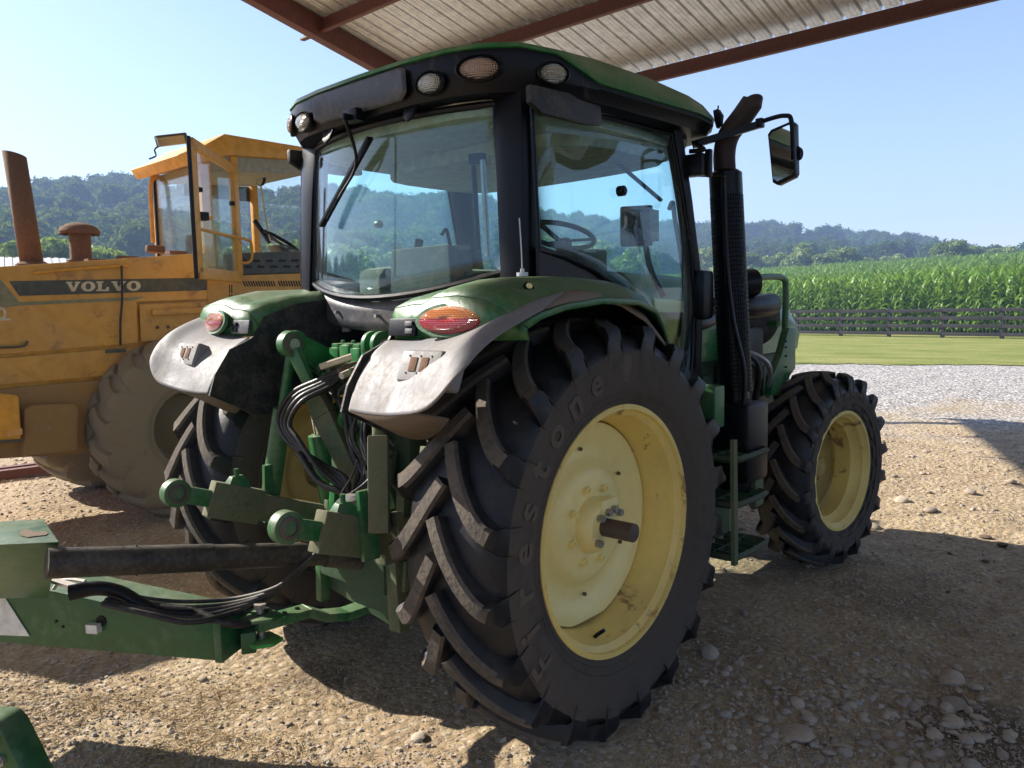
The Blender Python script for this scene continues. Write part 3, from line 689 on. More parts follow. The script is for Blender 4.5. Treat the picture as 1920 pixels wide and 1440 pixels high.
# --- front wheels, turned a little to the right
def front_wheel(sx):
    c0 = V((sx*.765, 2.665, .650)); Ro, Rc, Wd, rb = .648, .602, .37, .383
    prof = [(.325, -.085), (.30, -.10), (.22, -.115), (.17, -.085), (.10, -.075), (.0, -.075)]
    mb = MB().lathe([(sx*(u), r) for r, u in prof]+[(sx*(u-.014), r) for r, u in prof[::-1]], c0, 'x', 56)
    w = mb.build('front_wheel', 'rim_dull', T, origin=c0)
    rp = [(.150, .398), (.157, .395), (.157, .384), (.143, .376), (.125, .358), (.085, .352), (.055, .325), (-.055, .325), (-.085, .352), (-.125, .358), (-.143, .376), (-.157, .39), (-.150, .398)]
    MB().lathe([(sx*a_, b_) for a_, b_ in rp]+[(sx*a_, b_-.008) for a_, b_ in rp[::-1]], c0, 'x', 80, closed=True).build('rim', 'rim_yellow', w)
    make_tyre(Ro, Rc, Wd, rb, 18, c0, w, .042, .36, .05)
    MB().lathe([(sx*q, r) for q, r in ((-.09, .09), (-.03, .085), (.0, .06), (.01, 0))], c0, 'x', 28).build('hub', 'rim_dull', w)
    for k in range(8):
        a = k*math.pi/4; c = c0+V((sx*-.085, .135*math.cos(a), .135*math.sin(a))); MB().cyl(c, c+V((sx*.03, 0, 0)), .013, n=6).build('wheel_bolt', 'rim_dull', w)
    if sx > 0: make_lettering('Firestone', .50, c0, w, Wd, Rc, rb, R(152), R(62), .12)
    w.rotation_euler = (0, 0, R(-5.9))
front_wheel(1); front_wheel(-1)

# --- fenders
ST = [(.80, 1.22), (.74, 1.42), (.60, 1.60), (.42, 1.725), (.20, 1.80), (-.05, 1.838), (-.30, 1.845), (-.52, 1.825), (-.66, 1.795), (-.735, 1.765)]
def fender(sx):
    def X(x): return x if sx > 0 else -(.475+(x-.475)*.88)
    pts = [V((0, y, z)) for y, z in ST]; n = len(pts)
    prof = [(.475, -.085), (.482, -.03), (.51, -.004), (.60, .006), (.66, .008), (.72, .030), (.84, .034), (.95, .022), (1.02, -.012), (1.055, -.048), (1.075, -.062), (1.10, -.066), (1.105, -.082)]
    rings = []
    for i, p in enumerate(pts):
        d = (pts[min(i+1, n-1)]-pts[max(i-1, 0)]).normalized(); nr = V((0, d.z, -d.y)); nr = nr if nr.z > 0 or i < 2 else -nr
        if nr.y < 0 and i < 4: nr = -nr
        w = sstep(.5, -.62, p.y) if False else 1
        fl = .35+.65*(1-sstep(-.60, -.10, p.y))         # the two humps grow toward the tail
        kx = 1-.42*sstep(-.15, .80, p.y)
        rings.append([V((X(.475+(x-.475)*kx), p.y, p.z))+nr*(dz if dz < .01 else dz*fl) for x, dz in prof])
    mb = MB().loft(rings, False, False)
    # tail end face of the green part
    last = rings[-1]; low = [V((p.x, p.y+.008, min(p.z-.004, 1.650+.012*abs(abs(p.x)-.78)))) for p in last]
    mb.loft([last, low], False, False)
    f = mb.build('fender', 'green_dusty', T, smooth=50, solid=.010)
    # oval tail light on the outer hump
    c = V((X(.815), -.756, 1.718)); ux = V((sx*.985, .17, 0)).normalized(); uz = V((0, .30, 1)).normalized(); nn = V((0, -1, .28)).normalized()
    if sx < 0: pass
    MB().loft([ell(c-nn*.01, .148, .062, 36, ux, uz), ell(c+nn*.006, .145, .059, 36, ux, uz), ell(c+nn*.006, .128, .045, 36, ux, uz)]).build('tail_light_bezel', 'green_dusty', f)
    def lensf(half, name, mat):
        mb = MB(); rr_ = []
        for k, hgt in ((1, .004), (.93, .012), (.7, .019), (.35, .022), (.02, .023)):
            rr_.append([c+nn*hgt+ux*(.130*k*math.cos(a))+uz*(.048*k*math.sin(a)*1.0) for a in [math.pi*(i/18)+(0 if half > 0 else math.pi) for i in range(19)]])
        mb.loft(rr_, False, False); return mb.build(name, mat, f, smooth=60, solid=.003)
    lensf(1, 'tail_light', 'lens_amber'); lensf(-1, 'tail_light', 'lens_red')
    # switch panel on the inner hump
    c = V((X(.563), -.749, 1.694)); MB().box(c, (.145, .014, .062), Matrix.Rotation(R(-10), 3, 'X')).build('switch_panel', 'grey_plastic' if sx < 0 else 'black_plastic', f, bevel=.004)
    for k in (-1, 1): MB().box(c+V((sx*.042, -.009, k*.013)), (.038, .010, .018), Matrix.Rotation(R(-10), 3, 'X')).build('switch', 'black_plastic' if sx < 0 else 'grey_plastic', f, bevel=.002)
    # grey moulded tail: contour lines from the seam under the lights down to the lip
    CT = [[(727, 640, .48), (790, 637, .64), (850, 628, .80), (905, 610, .93), (955, 585, 1.01), (1010, 562, 1.045), (1060, 548, 1.05)],
          [(700, 664, .485), (752, 662, .63), (812, 655, .80), (868, 640, .945), (915, 612, 1.035), (985, 578, 1.065), (1052, 553, 1.07)],
          [(674, 710, .49), (722, 706, .63), (778, 698, .80), (832, 680, .945), (885, 642, 1.045), (955, 600, 1.08), (1040, 563, 1.085)],
          [(661, 745, .495), (704, 748, .63), (758, 746, .79), (815, 730, .95), (866, 678, 1.055), (935, 620, 1.09), (1030, 572, 1.095)],
          [(655, 770, .50), (692, 777, .62), (742, 779, .78), (800, 766, .95), (858, 705, 1.06), (925, 637, 1.095), (1020, 580, 1.10)]]
    CP = [[atx(*q) for q in c_] for c_ in CT]
    def cat(P_, t_):
        n_ = len(P_)-1; i = min(int(t_*n_), n_-1); f_ = t_*n_-i; p0, p1, p2, p3 = P_[max(i-1, 0)], P_[i], P_[i+1], P_[min(i+2, n_)]
        return .5*((2*p1)+(p2-p0)*f_+(2*p0-5*p1+4*p2-p3)*f_*f_+(3*p1-p0-3*p2+p3)*f_**3)
    def tailf(u, s):
        p = cat([cat(c_, u) for c_ in CP], s); return (X(p.x), p.y, p.z)
    tl = MB().grid(tailf, 36, 14).build('fender_tail', 'fender_grey', f, smooth=60, solid=.008)
    # raised socket box with two openings
    bx = V(tailf(.352, .47))+V((0, .046, -.012)); rot = Matrix.Rotation(R(-22), 3, 'X')
    MB().box(bx, (.20, .115, .115), rot).build('socket_box', 'fender_grey', f, bevel=.02, seg=3)
    for k in (-1, 1):
        c = bx+rot @ V((k*.026, -.0585, .004)); MB().box(c, (.034, .004, .048), rot).build('socket_opening', 'rust', f, bevel=.0015)
    for k in (-1, 0, 1):
        for j in (-1, 1):
            c = bx+rot @ V((k*.052, -.0572, .004+j*.029)); MB().cyl(c, c+rot @ V((0, -.003, 0)), .0035, n=8).build('screw_hole', 'black_plastic', f)
    # moulded lip that runs from the tail up along the wheel arch
    lo_l = [(1020, 580, 1.10), (1065, 567, 1.10), (1115, 562, 1.09), (1165, 573, 1.06), (1210, 602, 1.0), (1250, 652, .93), (1276, 700, .88)]
    hi_l = [(1060, 548, 1.05), (1085, 545, 1.045), (1120, 546, 1.03), (1166, 558, 1.0), (1206, 588, .94), (1240, 636, .87), (1262, 690, .82)]
    ra = [[atx(*q) for q in hi_l], [atx((x+a_)/2, (y+b_)/2-2, (c_+d_)/2+.008) for (x, y, c_), (a_, b_, d_) in zip(hi_l, lo_l)], [atx(*q) for q in lo_l]]
    if sx < 0: ra = [[V((X(p.x), p.y, p.z)) for p in q] for q in ra]
    MB().loft(ra, False, False).build('fender_lip', 'fender_lip', f, smooth=60, solid=.008)
    # brown under-skirt below the lip, black inner liner
    lip = [V(tailf(u, 1.0)) for u in np.linspace(.0, .44, 14)]
    lo = [V((p.x, p.y+.14+.04*math.sin(i/13*3.1), p.z-.105*math.sin(math.pi*(.18+.74*i/13))**.8)) for i, p in enumerate(lip)]
    MB().loft([lip, lo], False, False).build('mud_skirt', 'fender_mud', f, smooth=60, solid=.006)
    poly = [(.60, 1.55), (.42, 1.70), (.20, 1.775), (-.05, 1.812), (-.30, 1.82), (-.52, 1.795), (-.68, 1.74), (-.74, 1.65), (-.86, 1.60), (-.93, 1.50), (-.96, 1.41), (-.86, 1.36), (-.77, 1.31), (-.66, 1.295), (-.54, 1.31), (-.40, 1.37), (-.2, 1.40), (.3, 1.35), (.62, 1.20)]
    MB().prism([(X(.462), y, z) for y, z in poly], (sx*.010, 0, 0)).build('fender_liner', 'black_dusty', f, smooth=0)
    if sx > 0:
        c = V((.985, -.565, 1.815)); MB().cyl(c, c+V((.012, -.004, .010)), .019, n=18).build('fender_button', 'black_plastic', f); MB().cyl(c+V((.011, -.003, .009)), c+V((.016, -.005, .013)), .011, n=14).build('button_cap', 'disc_yellow', f)
        c = V((.76, -.33, 1.872)); MB().cyl(c, c+V((0, 0, .014)), .022, n=16).cyl(c+V((0, 0, .014)), c+V((0, 0, .028)), .008, n=10).tube([c+V((0, 0, .02)), c+V((-.004, 0, .12)), c+V((-.01, 0, .215))], .0025, 6).build('antenna', 'galvanised', f)
        ra = MB()
    return f
fender(1); fender(-1)

# --- cab
cab = thing  # (builder name kept free)
# rear window, bowed glass
WX = .632
def rwin(u, v_, g=0.0):
    x = (2*u-1)*(WX+g)*(1-.075*v_); q = 1-(x/WX)**2
    zb = 1.905-.083*q; y = -.300-.135*q+.035*v_; z = zb-g+(2.535+g*1.3-zb)*v_+.0*q; return (x, y, z)
cabo = MB().loft([[V((x*1, y, z)) for x, y in ((-.60, -.02), (.60, -.02), (.60, -.10), (-.60, -.10))] for z in (2.535, 2.565)]).build('cab_frame', 'black_metal', T, bevel=.005)
for sx in (-1, 1):
    MB().loft([[V((sx*xa, ya, z)) for xa, ya in pr] for z, pr in (
        (1.62, ((.63, -.335), (.69, -.332), (.735, -.30), (.752, -.235), (.66, -.20))),
        (1.90, ((.64, -.325), (.70, -.322), (.745, -.30), (.765, -.240), (.67, -.20))),
        (2.30, ((.612, -.308), (.68, -.306), (.737, -.29), (.757, -.235), (.65, -.19))),
        (2.60, ((.585, -.29), (.655, -.288), (.72, -.275), (.742, -.225), (.63, -.18))))]).build('rear_post', 'black_metal', cabo, bevel=.008)
fr = MB()
per = [rwin(u, 0, .012) for u in np.linspace(0, 1, 21)]+[rwin(1, v_, .012) for v_ in np.linspace(.1, .9, 8)]+[rwin(u, 1, .012) for u in np.linspace(1, 0, 21)]+[rwin(0, v_, .012) for v_ in np.linspace(.9, .1, 8)]
fr.tube([V(q) for q in per+per[:1]], .015, 8, smooth=False); fr.build('window_gasket', 'black_plastic', cabo)
MB().grid(lambda u, v_: rwin(u, v_), 24, 10).build('rear_window', 'cab_glass', cabo, smooth=60, solid=.004)
MB().grid(lambda u, v_: tuple(V(rwin(u, 0, .03))+V((0, .02-.02*v_*0, -.125*v_+(.0)))), 20, 3).build('rear_sill', 'grey_plastic', cabo, smooth=60, solid=.02)
for x in (-.30, 0.02, .30): 
    q = V(rwin(.5+x/(2*WX), 0, .03)); MB().cyl(q+V((0, .01, -.06)), q+V((0, -.012, -.06)), .008, n=10).build('sill_bolt', 'steel', cabo)
MB().box((0, -.17, 1.52), (.92, .10, .52)).build('rear_bulkhead', 'black_plastic', cabo, bevel=.02)
for x in (-.3, -.24, .05, .12): MB().box((x, -.228, 1.54), (.012, .02, .44)).build('bulkhead_rib', 'black_plastic', cabo)
MB().beam((-.40, -.335, 1.80), (-.33, -.345, 1.80), .03, .012).beam((-.345, -.34, 1.80), (-.345, -.33, 1.66), .05, .012, up=(0, 1, 0)).build('sill_bracket', 'galvanised', cabo)
# doors: glass, front posts, sills
DO = [(-.255, 2.50), (.20, 2.535), (.735, 2.545), (.80, 2.30), (.875, 2.0), (.905, 1.75), (.885, 1.48), (.80, 1.22), (.70, 1.24), (.62, 1.48), (.47, 1.68), (.28, 1.815), (.05, 1.905), (-.12, 1.945), (-.265, 1.965)]
def door(sx):
    def xp(y, z): return sx*(.786+.02*math.sin(max(0, min(1, (y+.2)/1.1))*math.pi)-.035*sstep(2.0, 2.6, z))
    gl = MB(); n = len(DO); cy, cz = .35, 2.1
    rings = []
    for k in (1, .8, .6, .4, .2, .02): rings.append([V((xp(cy+(y-cy)*k, cz+(z-cz)*k), cy+(y-cy)*k, cz+(z-cz)*k)) for y, z in DO])
    gl.loft(rings, False); g_ = gl.build('door_glass', 'cab_glass', cabo, smooth=70, solid=.004)
    ed = [V((xp(y, z)*1.004, y, z)) for y, z in DO]; MB().tube(ed+ed[:1], .009, 6, smooth=False).build('door_seal', 'black_plastic', cabo)
    # black filler between glass and fender
    lowp = [(-.275, 1.99), (-.12, 1.962), (.05, 1.922), (.28, 1.83), (.47, 1.695), (.62, 1.50), (.70, 1.26), (.64, 1.24), (.56, 1.44), (.42, 1.60), (.24, 1.73), (.02, 1.80), (-.275, 1.82)]
    MB().prism([(sx*.778, y, z) for y, z in lowp], (sx*.016, 0, 0)).build('door_sill_panel', 'black_plastic', cabo, smooth=0, bevel=.004)
    # front post
    pl = [(1.20, .885, .955), (1.60, .915, .985), (1.90, .900, .975), (2.25, .825, .91), (2.58, .745, .845)]
    rr_ = []
    for z, ya, yb in pl:
        xo = .80-.03*sstep(2.0, 2.6, z); rr_.append([V((sx*xo, ya, z)), V((sx*(xo+.012), (ya+yb)/2, z)), V((sx*(xo-.01), yb, z)), V((sx*(xo-.09), yb+.03, z)), V((sx*(xo-.06), ya+.01, z))])
    MB().loft(rr_).build('front_post', 'black_metal', cabo, bevel=.006)
    MB().tube([(sx*.775, .70, 2.20), (sx*.772, .735, 2.23), (sx*.77, .76, 2.15), (sx*.775, .83, 1.9), (sx*.775, .86, 1.6), (sx*.775, .85, 1.45)], .011, 8).build('grab_rail', 'black_plastic', cabo)
    MB().cyl((sx*.795, .255, 2.235), (sx*.825, .255, 2.235), .022, n=20).cyl((sx*.825, .255, 2.235), (sx*.832, .255, 2.235), .014, n=16).build('door_knob', 'black_plastic', cabo, bevel=.003)
    MB().prism([(sx*.775, y, z) for y, z in ((-.315, 2.565), (.12, 2.585), (.135, 2.485), (.02, 2.470), (-.25, 2.470), (-.315, 2.50))], (sx*.030, 0, 0)).build('door_header', 'black_dusty', cabo, bevel=.012)
    return g_
door(1); door(-1)
MB().grid(lambda u, v_: ((2*u-1)*.73*(1-.05*v_), .985-.14*v_+.13*(1-(2*u-1)**2), 1.72+.86*v_), 16, 8).build('windscreen', 'cab_glass', cabo, smooth=60, solid=.004)
MB().box((0, .95, 1.62), (1.45, .10, .2)).build('cowl', 'black_plastic', cabo, bevel=.02)
MB().box((0, .35, 1.24), (1.44, 1.15, .08)).box((0, .30, 1.42), (1.0, .8, .30)).build('cab_floor', 'black_plastic', cabo, bevel=.02)
# roof
OUT = [(0, -.475), (.30, -.468), (.50, -.445), (.63, -.395), (.74, -.30), (.815, -.17), (.85, .05), (.855, .45), (.845, .85), (.82, 1.04), (.74, 1.17), (.50, 1.26), (.25, 1.29), (0, 1.30)]
OUT = OUT+[(-x, y) for x, y in OUT[-2:0:-1]]
CY = .38
def ring(k, zf, sy=None):
    return [V((x*k, CY+(y-CY)*(k if sy is None else sy), zf(x, y))) for x, y in OUT]
def tz(y): return .030*sstep(-.5, .35, y)-.04*sstep(.5, 1.25, y)        # crown of the roof along its length
def bz(x, y): return 2.712-.088*sstep(-.24, .02, y)+.03*sstep(.2, 1.2, y)-.012*sstep(.7,1.25,y)         # green/black seam: high at the rear, low along the sides
MB().loft([ring(.90, lambda x, y: 2.555+.01*sstep(0, 1, y)), ring(.965, lambda x, y: 2.560+.015*sstep(0, 1, y)), ring(.985, lambda x, y: 2.60+.01*sstep(0, 1, y)), ring(1.0, lambda x, y: bz(x, y)-.02), ring(.995, bz), ring(.93, lambda x, y: bz(x, y)+.004)], True).build('roof_fascia', 'black_plastic', cabo, smooth=50)
rfo = MB().loft([ring(.985, lambda x, y: bz(x, y)-.006), ring(1.004, lambda x, y: bz(x, y)+.001), ring(.998, lambda x, y: bz(x, y)+.018), ring(.95, lambda x, y: max(bz(x, y)+.03, 2.722+tz(y)*.5)), ring(.80, lambda x, y: 2.765+tz(y)*.8), ring(.55, lambda x, y: 2.80+tz(y)), ring(.25, lambda x, y: 2.818+tz(y)), ring(.03, lambda x, y: 2.822+tz(CY))], True).build('roof', 'green_paint', cabo, smooth=50)
MB().loft([ring(.86, lambda x, y: 2.50), ring(.88, lambda x, y: 2.555)], True).build('headliner', 'headliner', cabo, smooth=40)
MB().loft([[V((x*.80, .52+(y-.4)*.5, z)) for x, y in OUT] for z in (2.44, 2.505)], True).build('headliner_console', 'headliner', cabo, bevel=.01)
# rear fascia panel and lamps
MB().loft([[V((x, y, z)) for x, y, z in q] for q in (((-.30, -.478, 2.70), (.28, -.478, 2.70), (.31, -.480, 2.685), (.31, -.478, 2.600), (.27, -.468, 2.575), (-.28, -.468, 2.575), (-.32, -.478, 2.60), (-.32, -.480, 2.685)), ((-.29, -.490, 2.695), (.27, -.490, 2.695), (.295, -.492, 2.68), (.295, -.488, 2.607), (.26, -.478, 2.582), (-.27, -.478, 2.582), (-.305, -.488, 2.607), (-.305, -.492, 2.68)))]).build('fascia_panel', 'grey_plastic', cabo, bevel=.004) 
def lamp(c, n_, rx, rz_, mat, tilt=0):
    c, n_ = V(c), V(n_).normalized(); ux = n_.cross(V((0, 0, 1))).normalized(); uz = ux.cross(n_); q = Matrix.Rotation(tilt, 3, n_); ux, uz = q @ ux, q @ uz
    b_ = MB().loft([ell(c-n_*.05, rx*1.1, rz_*1.12, 30, ux, uz), ell(c+n_*.002, rx*1.28, rz_*1.32, 30, ux, uz), ell(c+n_*.008, rx*1.16, rz_*1.2, 30, ux, uz), ell(c-n_*.004, rx*1.03, rz_*1.03, 30, ux, uz)]).build('lamp_housing', 'black_plastic', cabo, smooth=40)
    MB().loft([ell(c-n_*.006, rx, rz_, 30, ux, uz), ell(c+n_*.008, rx*.96, rz_*.96, 30, ux, uz), ell(c+n_*.019, rx*.7, rz_*.7, 30, ux, uz), ell(c+n_*.024, rx*.3, rz_*.3, 30, ux, uz)]).build('lens', mat, b_, smooth=60)
for sx in (-1, 1):
    lamp((sx*.425, -.462, 2.612), (sx*.12, -1, -.12), .058, .036, 'lamp_clear', 0)
    lamp((sx*.622, -.395, 2.640), (sx*.62, -1, 0), .074, .038, 'lamp_amber_clear')
    lamp((sx*.808, -.185, 2.625), (sx*1, -.55, -.05), .052, .034, 'lamp_clear')
# wiper, hinges, struts
wm = V((-.02, -.485, 2.565)); MB().box(wm, (.09, .05, .05)).cyl(wm+V((0, -.02, -.01)), wm+V((0, -.06, -.01)), .014, n=12).build('wiper_motor', 'black_plastic', cabo, bevel=.006)
MB().tube([wm+V((0, -.05, -.01)), aty(668, 305, -.47), aty(634, 372, -.46)], .007, 6, rr=lambda q: .009-.004*q).build('wiper_arm', 'black_metal', cabo)
MB().beam(aty(694, 258, -.452), aty(603, 424, -.425), .012, .03, up=(0, 1, 0)).beam(aty(690, 262, -.460), aty(612, 408, -.436), .02, .008, up=(0, 1, 0)).build('wiper_blade', 'black_plastic', cabo)
for x in (-.28, .275):
    MB().prism([(x-.045, -.415, 2.575), (x+.045, -.415, 2.575), (x+.03, -.437, 2.515), (x, -.442, 2.497), (x-.025, -.437, 2.515)], (0, -.014, 0)).build('window_hinge', 'black_plastic', cabo, bevel=.004)
for px_ in ((905, 300, 915, 480), (888, 310, 897, 470)):
    MB().cyl(aty(px_[0], px_[1], -.15), aty(px_[2], px_[3], -.15), .012, n=10).build('window_strut', 'steel' if px_[0] > 900 else 'black_metal', cabo)
MB().prism([aty(878, 288, -.1), aty(903, 286, -.1), aty(904, 308, -.1), aty(879, 308, -.1)], (0, .03, 0)).build('latch_box', 'black_plastic', cabo)
MB().cyl((.40, -.35, 1.72), (.44, -.36, 1.80), .012, n=10).build('washer_nozzle', 'black_metal', cabo)
# interior
seat = MB().loft([[V((x*k, y0+y, z)) for x, y in ((-.24, -.22), (.24, -.22), (.25, .24), (-.25, .24))] for k, y0, z in ((.9, .12, 1.60), (1, .12, 1.64), (1, .12, 1.72), (.92, .12, 1.75))]).build('seat', 'seat_cloth', cabo, bevel=.03, seg=3)
MB().loft([[V((x*k, y, z+dz)) for x, dz in ((-.24, 0), (.24, 0), (.21, .40), (-.21, .40))] for k, y, z in ((.94, -.17, 1.64), (1, -.13, 1.62), (1, -.05, 1.62), (.93, -.03, 1.65))]).build('backrest', 'seat_cloth', seat, bevel=.04, seg=3)
MB().box((.34, .18, 1.86), (.13, .42, .07)).box((.36, .2, 1.65), (.2, .5, .36)).build('armrest_console', 'interior_tan', cabo, bevel=.02)
MB().tube([(-.22, .02, 1.75), (-.25, .02, 1.95), (-.23, .04, 2.10)], .022, 8).build('lever', 'black_plastic', cabo)
for k in range(5): MB().tube([(.30+.03*k, .32, 1.86), (.30+.03*k, .34, 1.93), (.30+.03*k, .36, 1.96)], .010, 6).build('lever', 'black_plastic' if k % 2 else 'disc_yellow', cabo)
MB().cyl((.06, .95, 1.60), (.06, .80, 2.12), .045, n=12).box((.06, .93, 1.98), (.34, .10, .16)).build('steering_column', 'interior_tan', cabo, bevel=.02)
sw = Matrix.Rotation(R(-18), 3, 'X') ; cs = V((.06, .78, 2.135))
sb = MB().tube([cs+sw @ V((.185*math.cos(a), .185*math.sin(a), 0)) for a in np.linspace(0, 2*math.pi, 33)], .014, 8, smooth=False)
for a in (.5, 2.6, 4.7): sb.beam(cs-V((0, 0, .03)), cs+sw @ V((.18*math.cos(a), .18*math.sin(a), 0)), .03, .012)
sb.build('steering_wheel', 'black_plastic', cabo)
MB().box((.40, 1.0, 2.17), (.17, .045, .21), Matrix.Rotation(R(28), 3, 'Z')).build('monitor', 'grey_plastic', cabo, bevel=.015); MB().box((.44, 1.03, 2.17), (.10, .09, .16)).tube([(.44, 1.02, 2.09), (.46, 1.04, 1.95), (.55, 1.02, 1.8)], .016, 8).build('monitor_mount', 'black_plastic', cabo)
mq = V((.47, .71, 2.485)); MB().box(mq, (.135, .03, .085), Matrix.Rotation(R(-20), 3, 'Z')).build('interior_mirror', 'black_plastic', cabo, bevel=.012)
MB().box(mq+Matrix.Rotation(R(-20), 3, 'Z') @ V((0, -.017, 0)), (.118, .004, .070), Matrix.Rotation(R(-20), 3, 'Z')).build('mirror_glass', 'mirror_glass', cabo)
MB().beam(aty(1125, 278, .6), aty(1240, 376, .95), .02, .012).build('wiper_linkage', 'grey_plastic', cabo)
MB().box((-.42, .35, 1.72), (.28, .9, .5)).build('left_console', 'interior_tan', cabo, bevel=.05)

# --- exhaust stack with slotted shield
ea, eb = V((.895, 1.15, 1.27)), V((.828, 1.15, 2.40))
ex = MB().cyl(ea, eb, .066, n=28).cyl(V((.90, 1.15, .80)), ea, .074, n=24).build('exhaust_stack', 'black_metal', T)
sh = MB(); ax_ = (eb-ea).normalized(); u_ = ax_.cross(V((0, 1, 0))).normalized(); w_ = ax_.cross(u_)
NV, NR = 40, 46; rs = .080
top0, bot0 = .93, .04; ln_ = (eb-ea).length
for i in range(NV):
    a = 2*math.pi*i/NV; d = u_*math.cos(a)+w_*math.sin(a); tdir = -u_*math.sin(a)+w_*math.cos(a)
    sh.beam(ea+ax_*(ln_*bot0)+d*rs, ea+ax_*(ln_*.90)+d*rs, .0065, .003, up=d)
for k in range(NR):
    p = ea+ax_*(ln_*(bot0+(.90-bot0)*k/(NR-1))); sh.tube([p+(u_*math.cos(a)+w_*math.sin(a))*rs for a in np.linspace(0, 2*math.pi, 29)], .0034, 4, smooth=False)
sh.build('heat_shield', 'black_metal', ex, smooth=0)
MB().cyl(ea+ax_*ln_*.90, ea+ax_*ln_*1.0, .081, n=32).cyl(ea+ax_*ln_*1.0, ea+ax_*ln_*1.014, .081, .062, n=32).build('shield_collar', 'black_metal', ex)
pts_ = [eb-V((0, 0, .02)), eb+V((-.006, 0, .10)), eb+V((.012, .01, .19)), eb+V((.075, .03, .275)), eb+V((.125, .045, .345))]
pp = MB(); pp.tube(pts_, .0, 24, 8, rr=lambda q: .052, caps=False)
nst = 24
for j in range(nst):                                    # slanted mouth
    x, y, z = pp.v[-nst+j]; pp.v[-nst+j] = (x, y, z+(x-pts_[-1].x)*-.0+(pts_[-1].x-x)*-1.0)
pp.build('exhaust_pipe', 'exhaust_rust', ex, solid=.004)
MB().tube([aty(1292, 327, .97), aty(1350, 330, 1.03), aty(1357, 345, 1.06), aty(1362, 480, 1.06), aty(1375, 600, 1.06), aty(1395, 690, 1.06), aty(1393, 770, 1.06)], .011, 8, sub=5).build('shield_grab_bar', 'black_metal', ex)
MB().box((.90, 1.15, 1.06), (.24, .24, .40)).build('exhaust_box', 'black_plastic', ex, bevel=.03)
# --- right mirror on its arm
mr = MB().tube([V((.80, .84, 2.475)), V((.86, .87, 2.48)), aty(1300, 268, 1.0)+V((.02, 0, 0)), aty(1390, 243, 1.1), aty(1440, 224, 1.15), aty(1472, 217, 1.15), aty(1484, 228, 1.15), aty(1488, 300, 1.15)], .011, 8, sub=5)
mr.beam(aty(1298, 272, 1.0), aty(1425, 233, 1.13), .024, .034); ma = mr.build('mirror_arm', 'black_metal', T)
MB().box((.825, .86, 2.41), (.10, .07, .10)).beam((.88, .88, 2.48), (.88, .88, 2.35), .03, .03).build('mirror_bracket', 'black_metal', ma, bevel=.008)
MB().box(aty(1425, 231, 1.13), (.035, .035, .045)).build('arm_clamp', 'black_metal', ma, bevel=.006)
mc = [aty(*q, 1.15) for q in ((1439, 252), (1445, 243), (1484, 226), (1490, 232), (1492, 325), (1488, 332), (1457, 347), (1448, 342))]
MB().prism(mc, (0, .05, 0)).build('mirror', 'black_plastic', ma, bevel=.006)
cc_ = sum(mc, V())/8; MB().prism([cc_+(q-cc_)*.88+V((0, -.0025, 0)) for q in mc], (0, .002, 0)).build('mirror_glass', 'mirror_glass', ma, smooth=0)
MB().loft([ell(aty(1492, 288, 1.18), .022, .04, 16)]+[ell(aty(1494, 288, 1.18)+V((.006, .02, 0)), .018, .03, 16)]).build('mirror_knob', 'black_plastic', ma)
MB().tube([aty(1308, 232, 1.05), aty(1318, 220, 1.1), aty(1334, 217, 1.12)], .005, 6).prism([aty(*q, 1.12) for q in ((1337, 207), (1345, 204), (1352, 215), (1350, 232), (1343, 240), (1339, 225))], (0, .03, 0)).tube([aty(1346, 206, 1.13), aty(1347, 198, 1.13)], .004, 6).build('receiver_antenna', 'black_plastic', ma)
# --- hood, nose, engine side, frame, axle
hd = MB()
hp = [(-.34, 1.40), (-.36, 1.70), (-.33, 1.86), (-.24, 1.94), (0, 1.965), (.24, 1.94), (.33, 1.86), (.36, 1.70), (.34, 1.40)]
hd.loft([[V((x*k, y, 1.40+(z-1.40)*h_)) for x, z in hp] for y, k, h_ in ((1.10, 1, 1.0), (1.6, 1, .98), (2.2, 1, .93), (2.75, .98, .82), (3.2, .92, .66), (3.42, .84, .40))]); hood = hd.build('hood', 'green_paint', T, smooth=45)
MB().prism([(.358, 1.25, 1.72), (.358, 2.7, 1.66), (.352, 2.7, 1.72), (.352, 1.25, 1.79)], (.004, 0, 0)).build('hood_stripe', 'disc_yellow', hood)
MB().box((0, 2.2, 1.18), (.54, 2.3, .45)).build('engine', 'green_dark', T, bevel=.04)
for k in range(7): MB().box((.285, 1.5+.22*k, 1.2+.05*(k % 2)), (.06, .12, .22)).build('engine_block_piece', 'black_dusty' if k % 2 else 'green_dark', T, bevel=.015)
MB().box((0, 2.2, .86), (.50, 2.5, .26)).build('chassis_frame', 'green_dark', T, bevel=.03)
MB().box((0, .55, .95), (.62, 1.6, .55)).build('gearbox', 'green_dark', T, bevel=.05)
MB().cyl((-.98, 0, .862), (.62, 0, .862), .085, n=24).cyl((-.62, 0, .862), (.62, 0, .862), .15, n=24).cyl((-.42, 0, .862), (.42, 0, .862), .24, n=28).build('rear_axle', 'green_dark', T)
MB().beam((-.6, 2.665, .65), (.6, 2.665, .65), .16, .17).cyl((-.66, 2.665, .65), (.66, 2.665, .65), .09, n=18).build('front_axle', 'green_dark', T, bevel=.02)
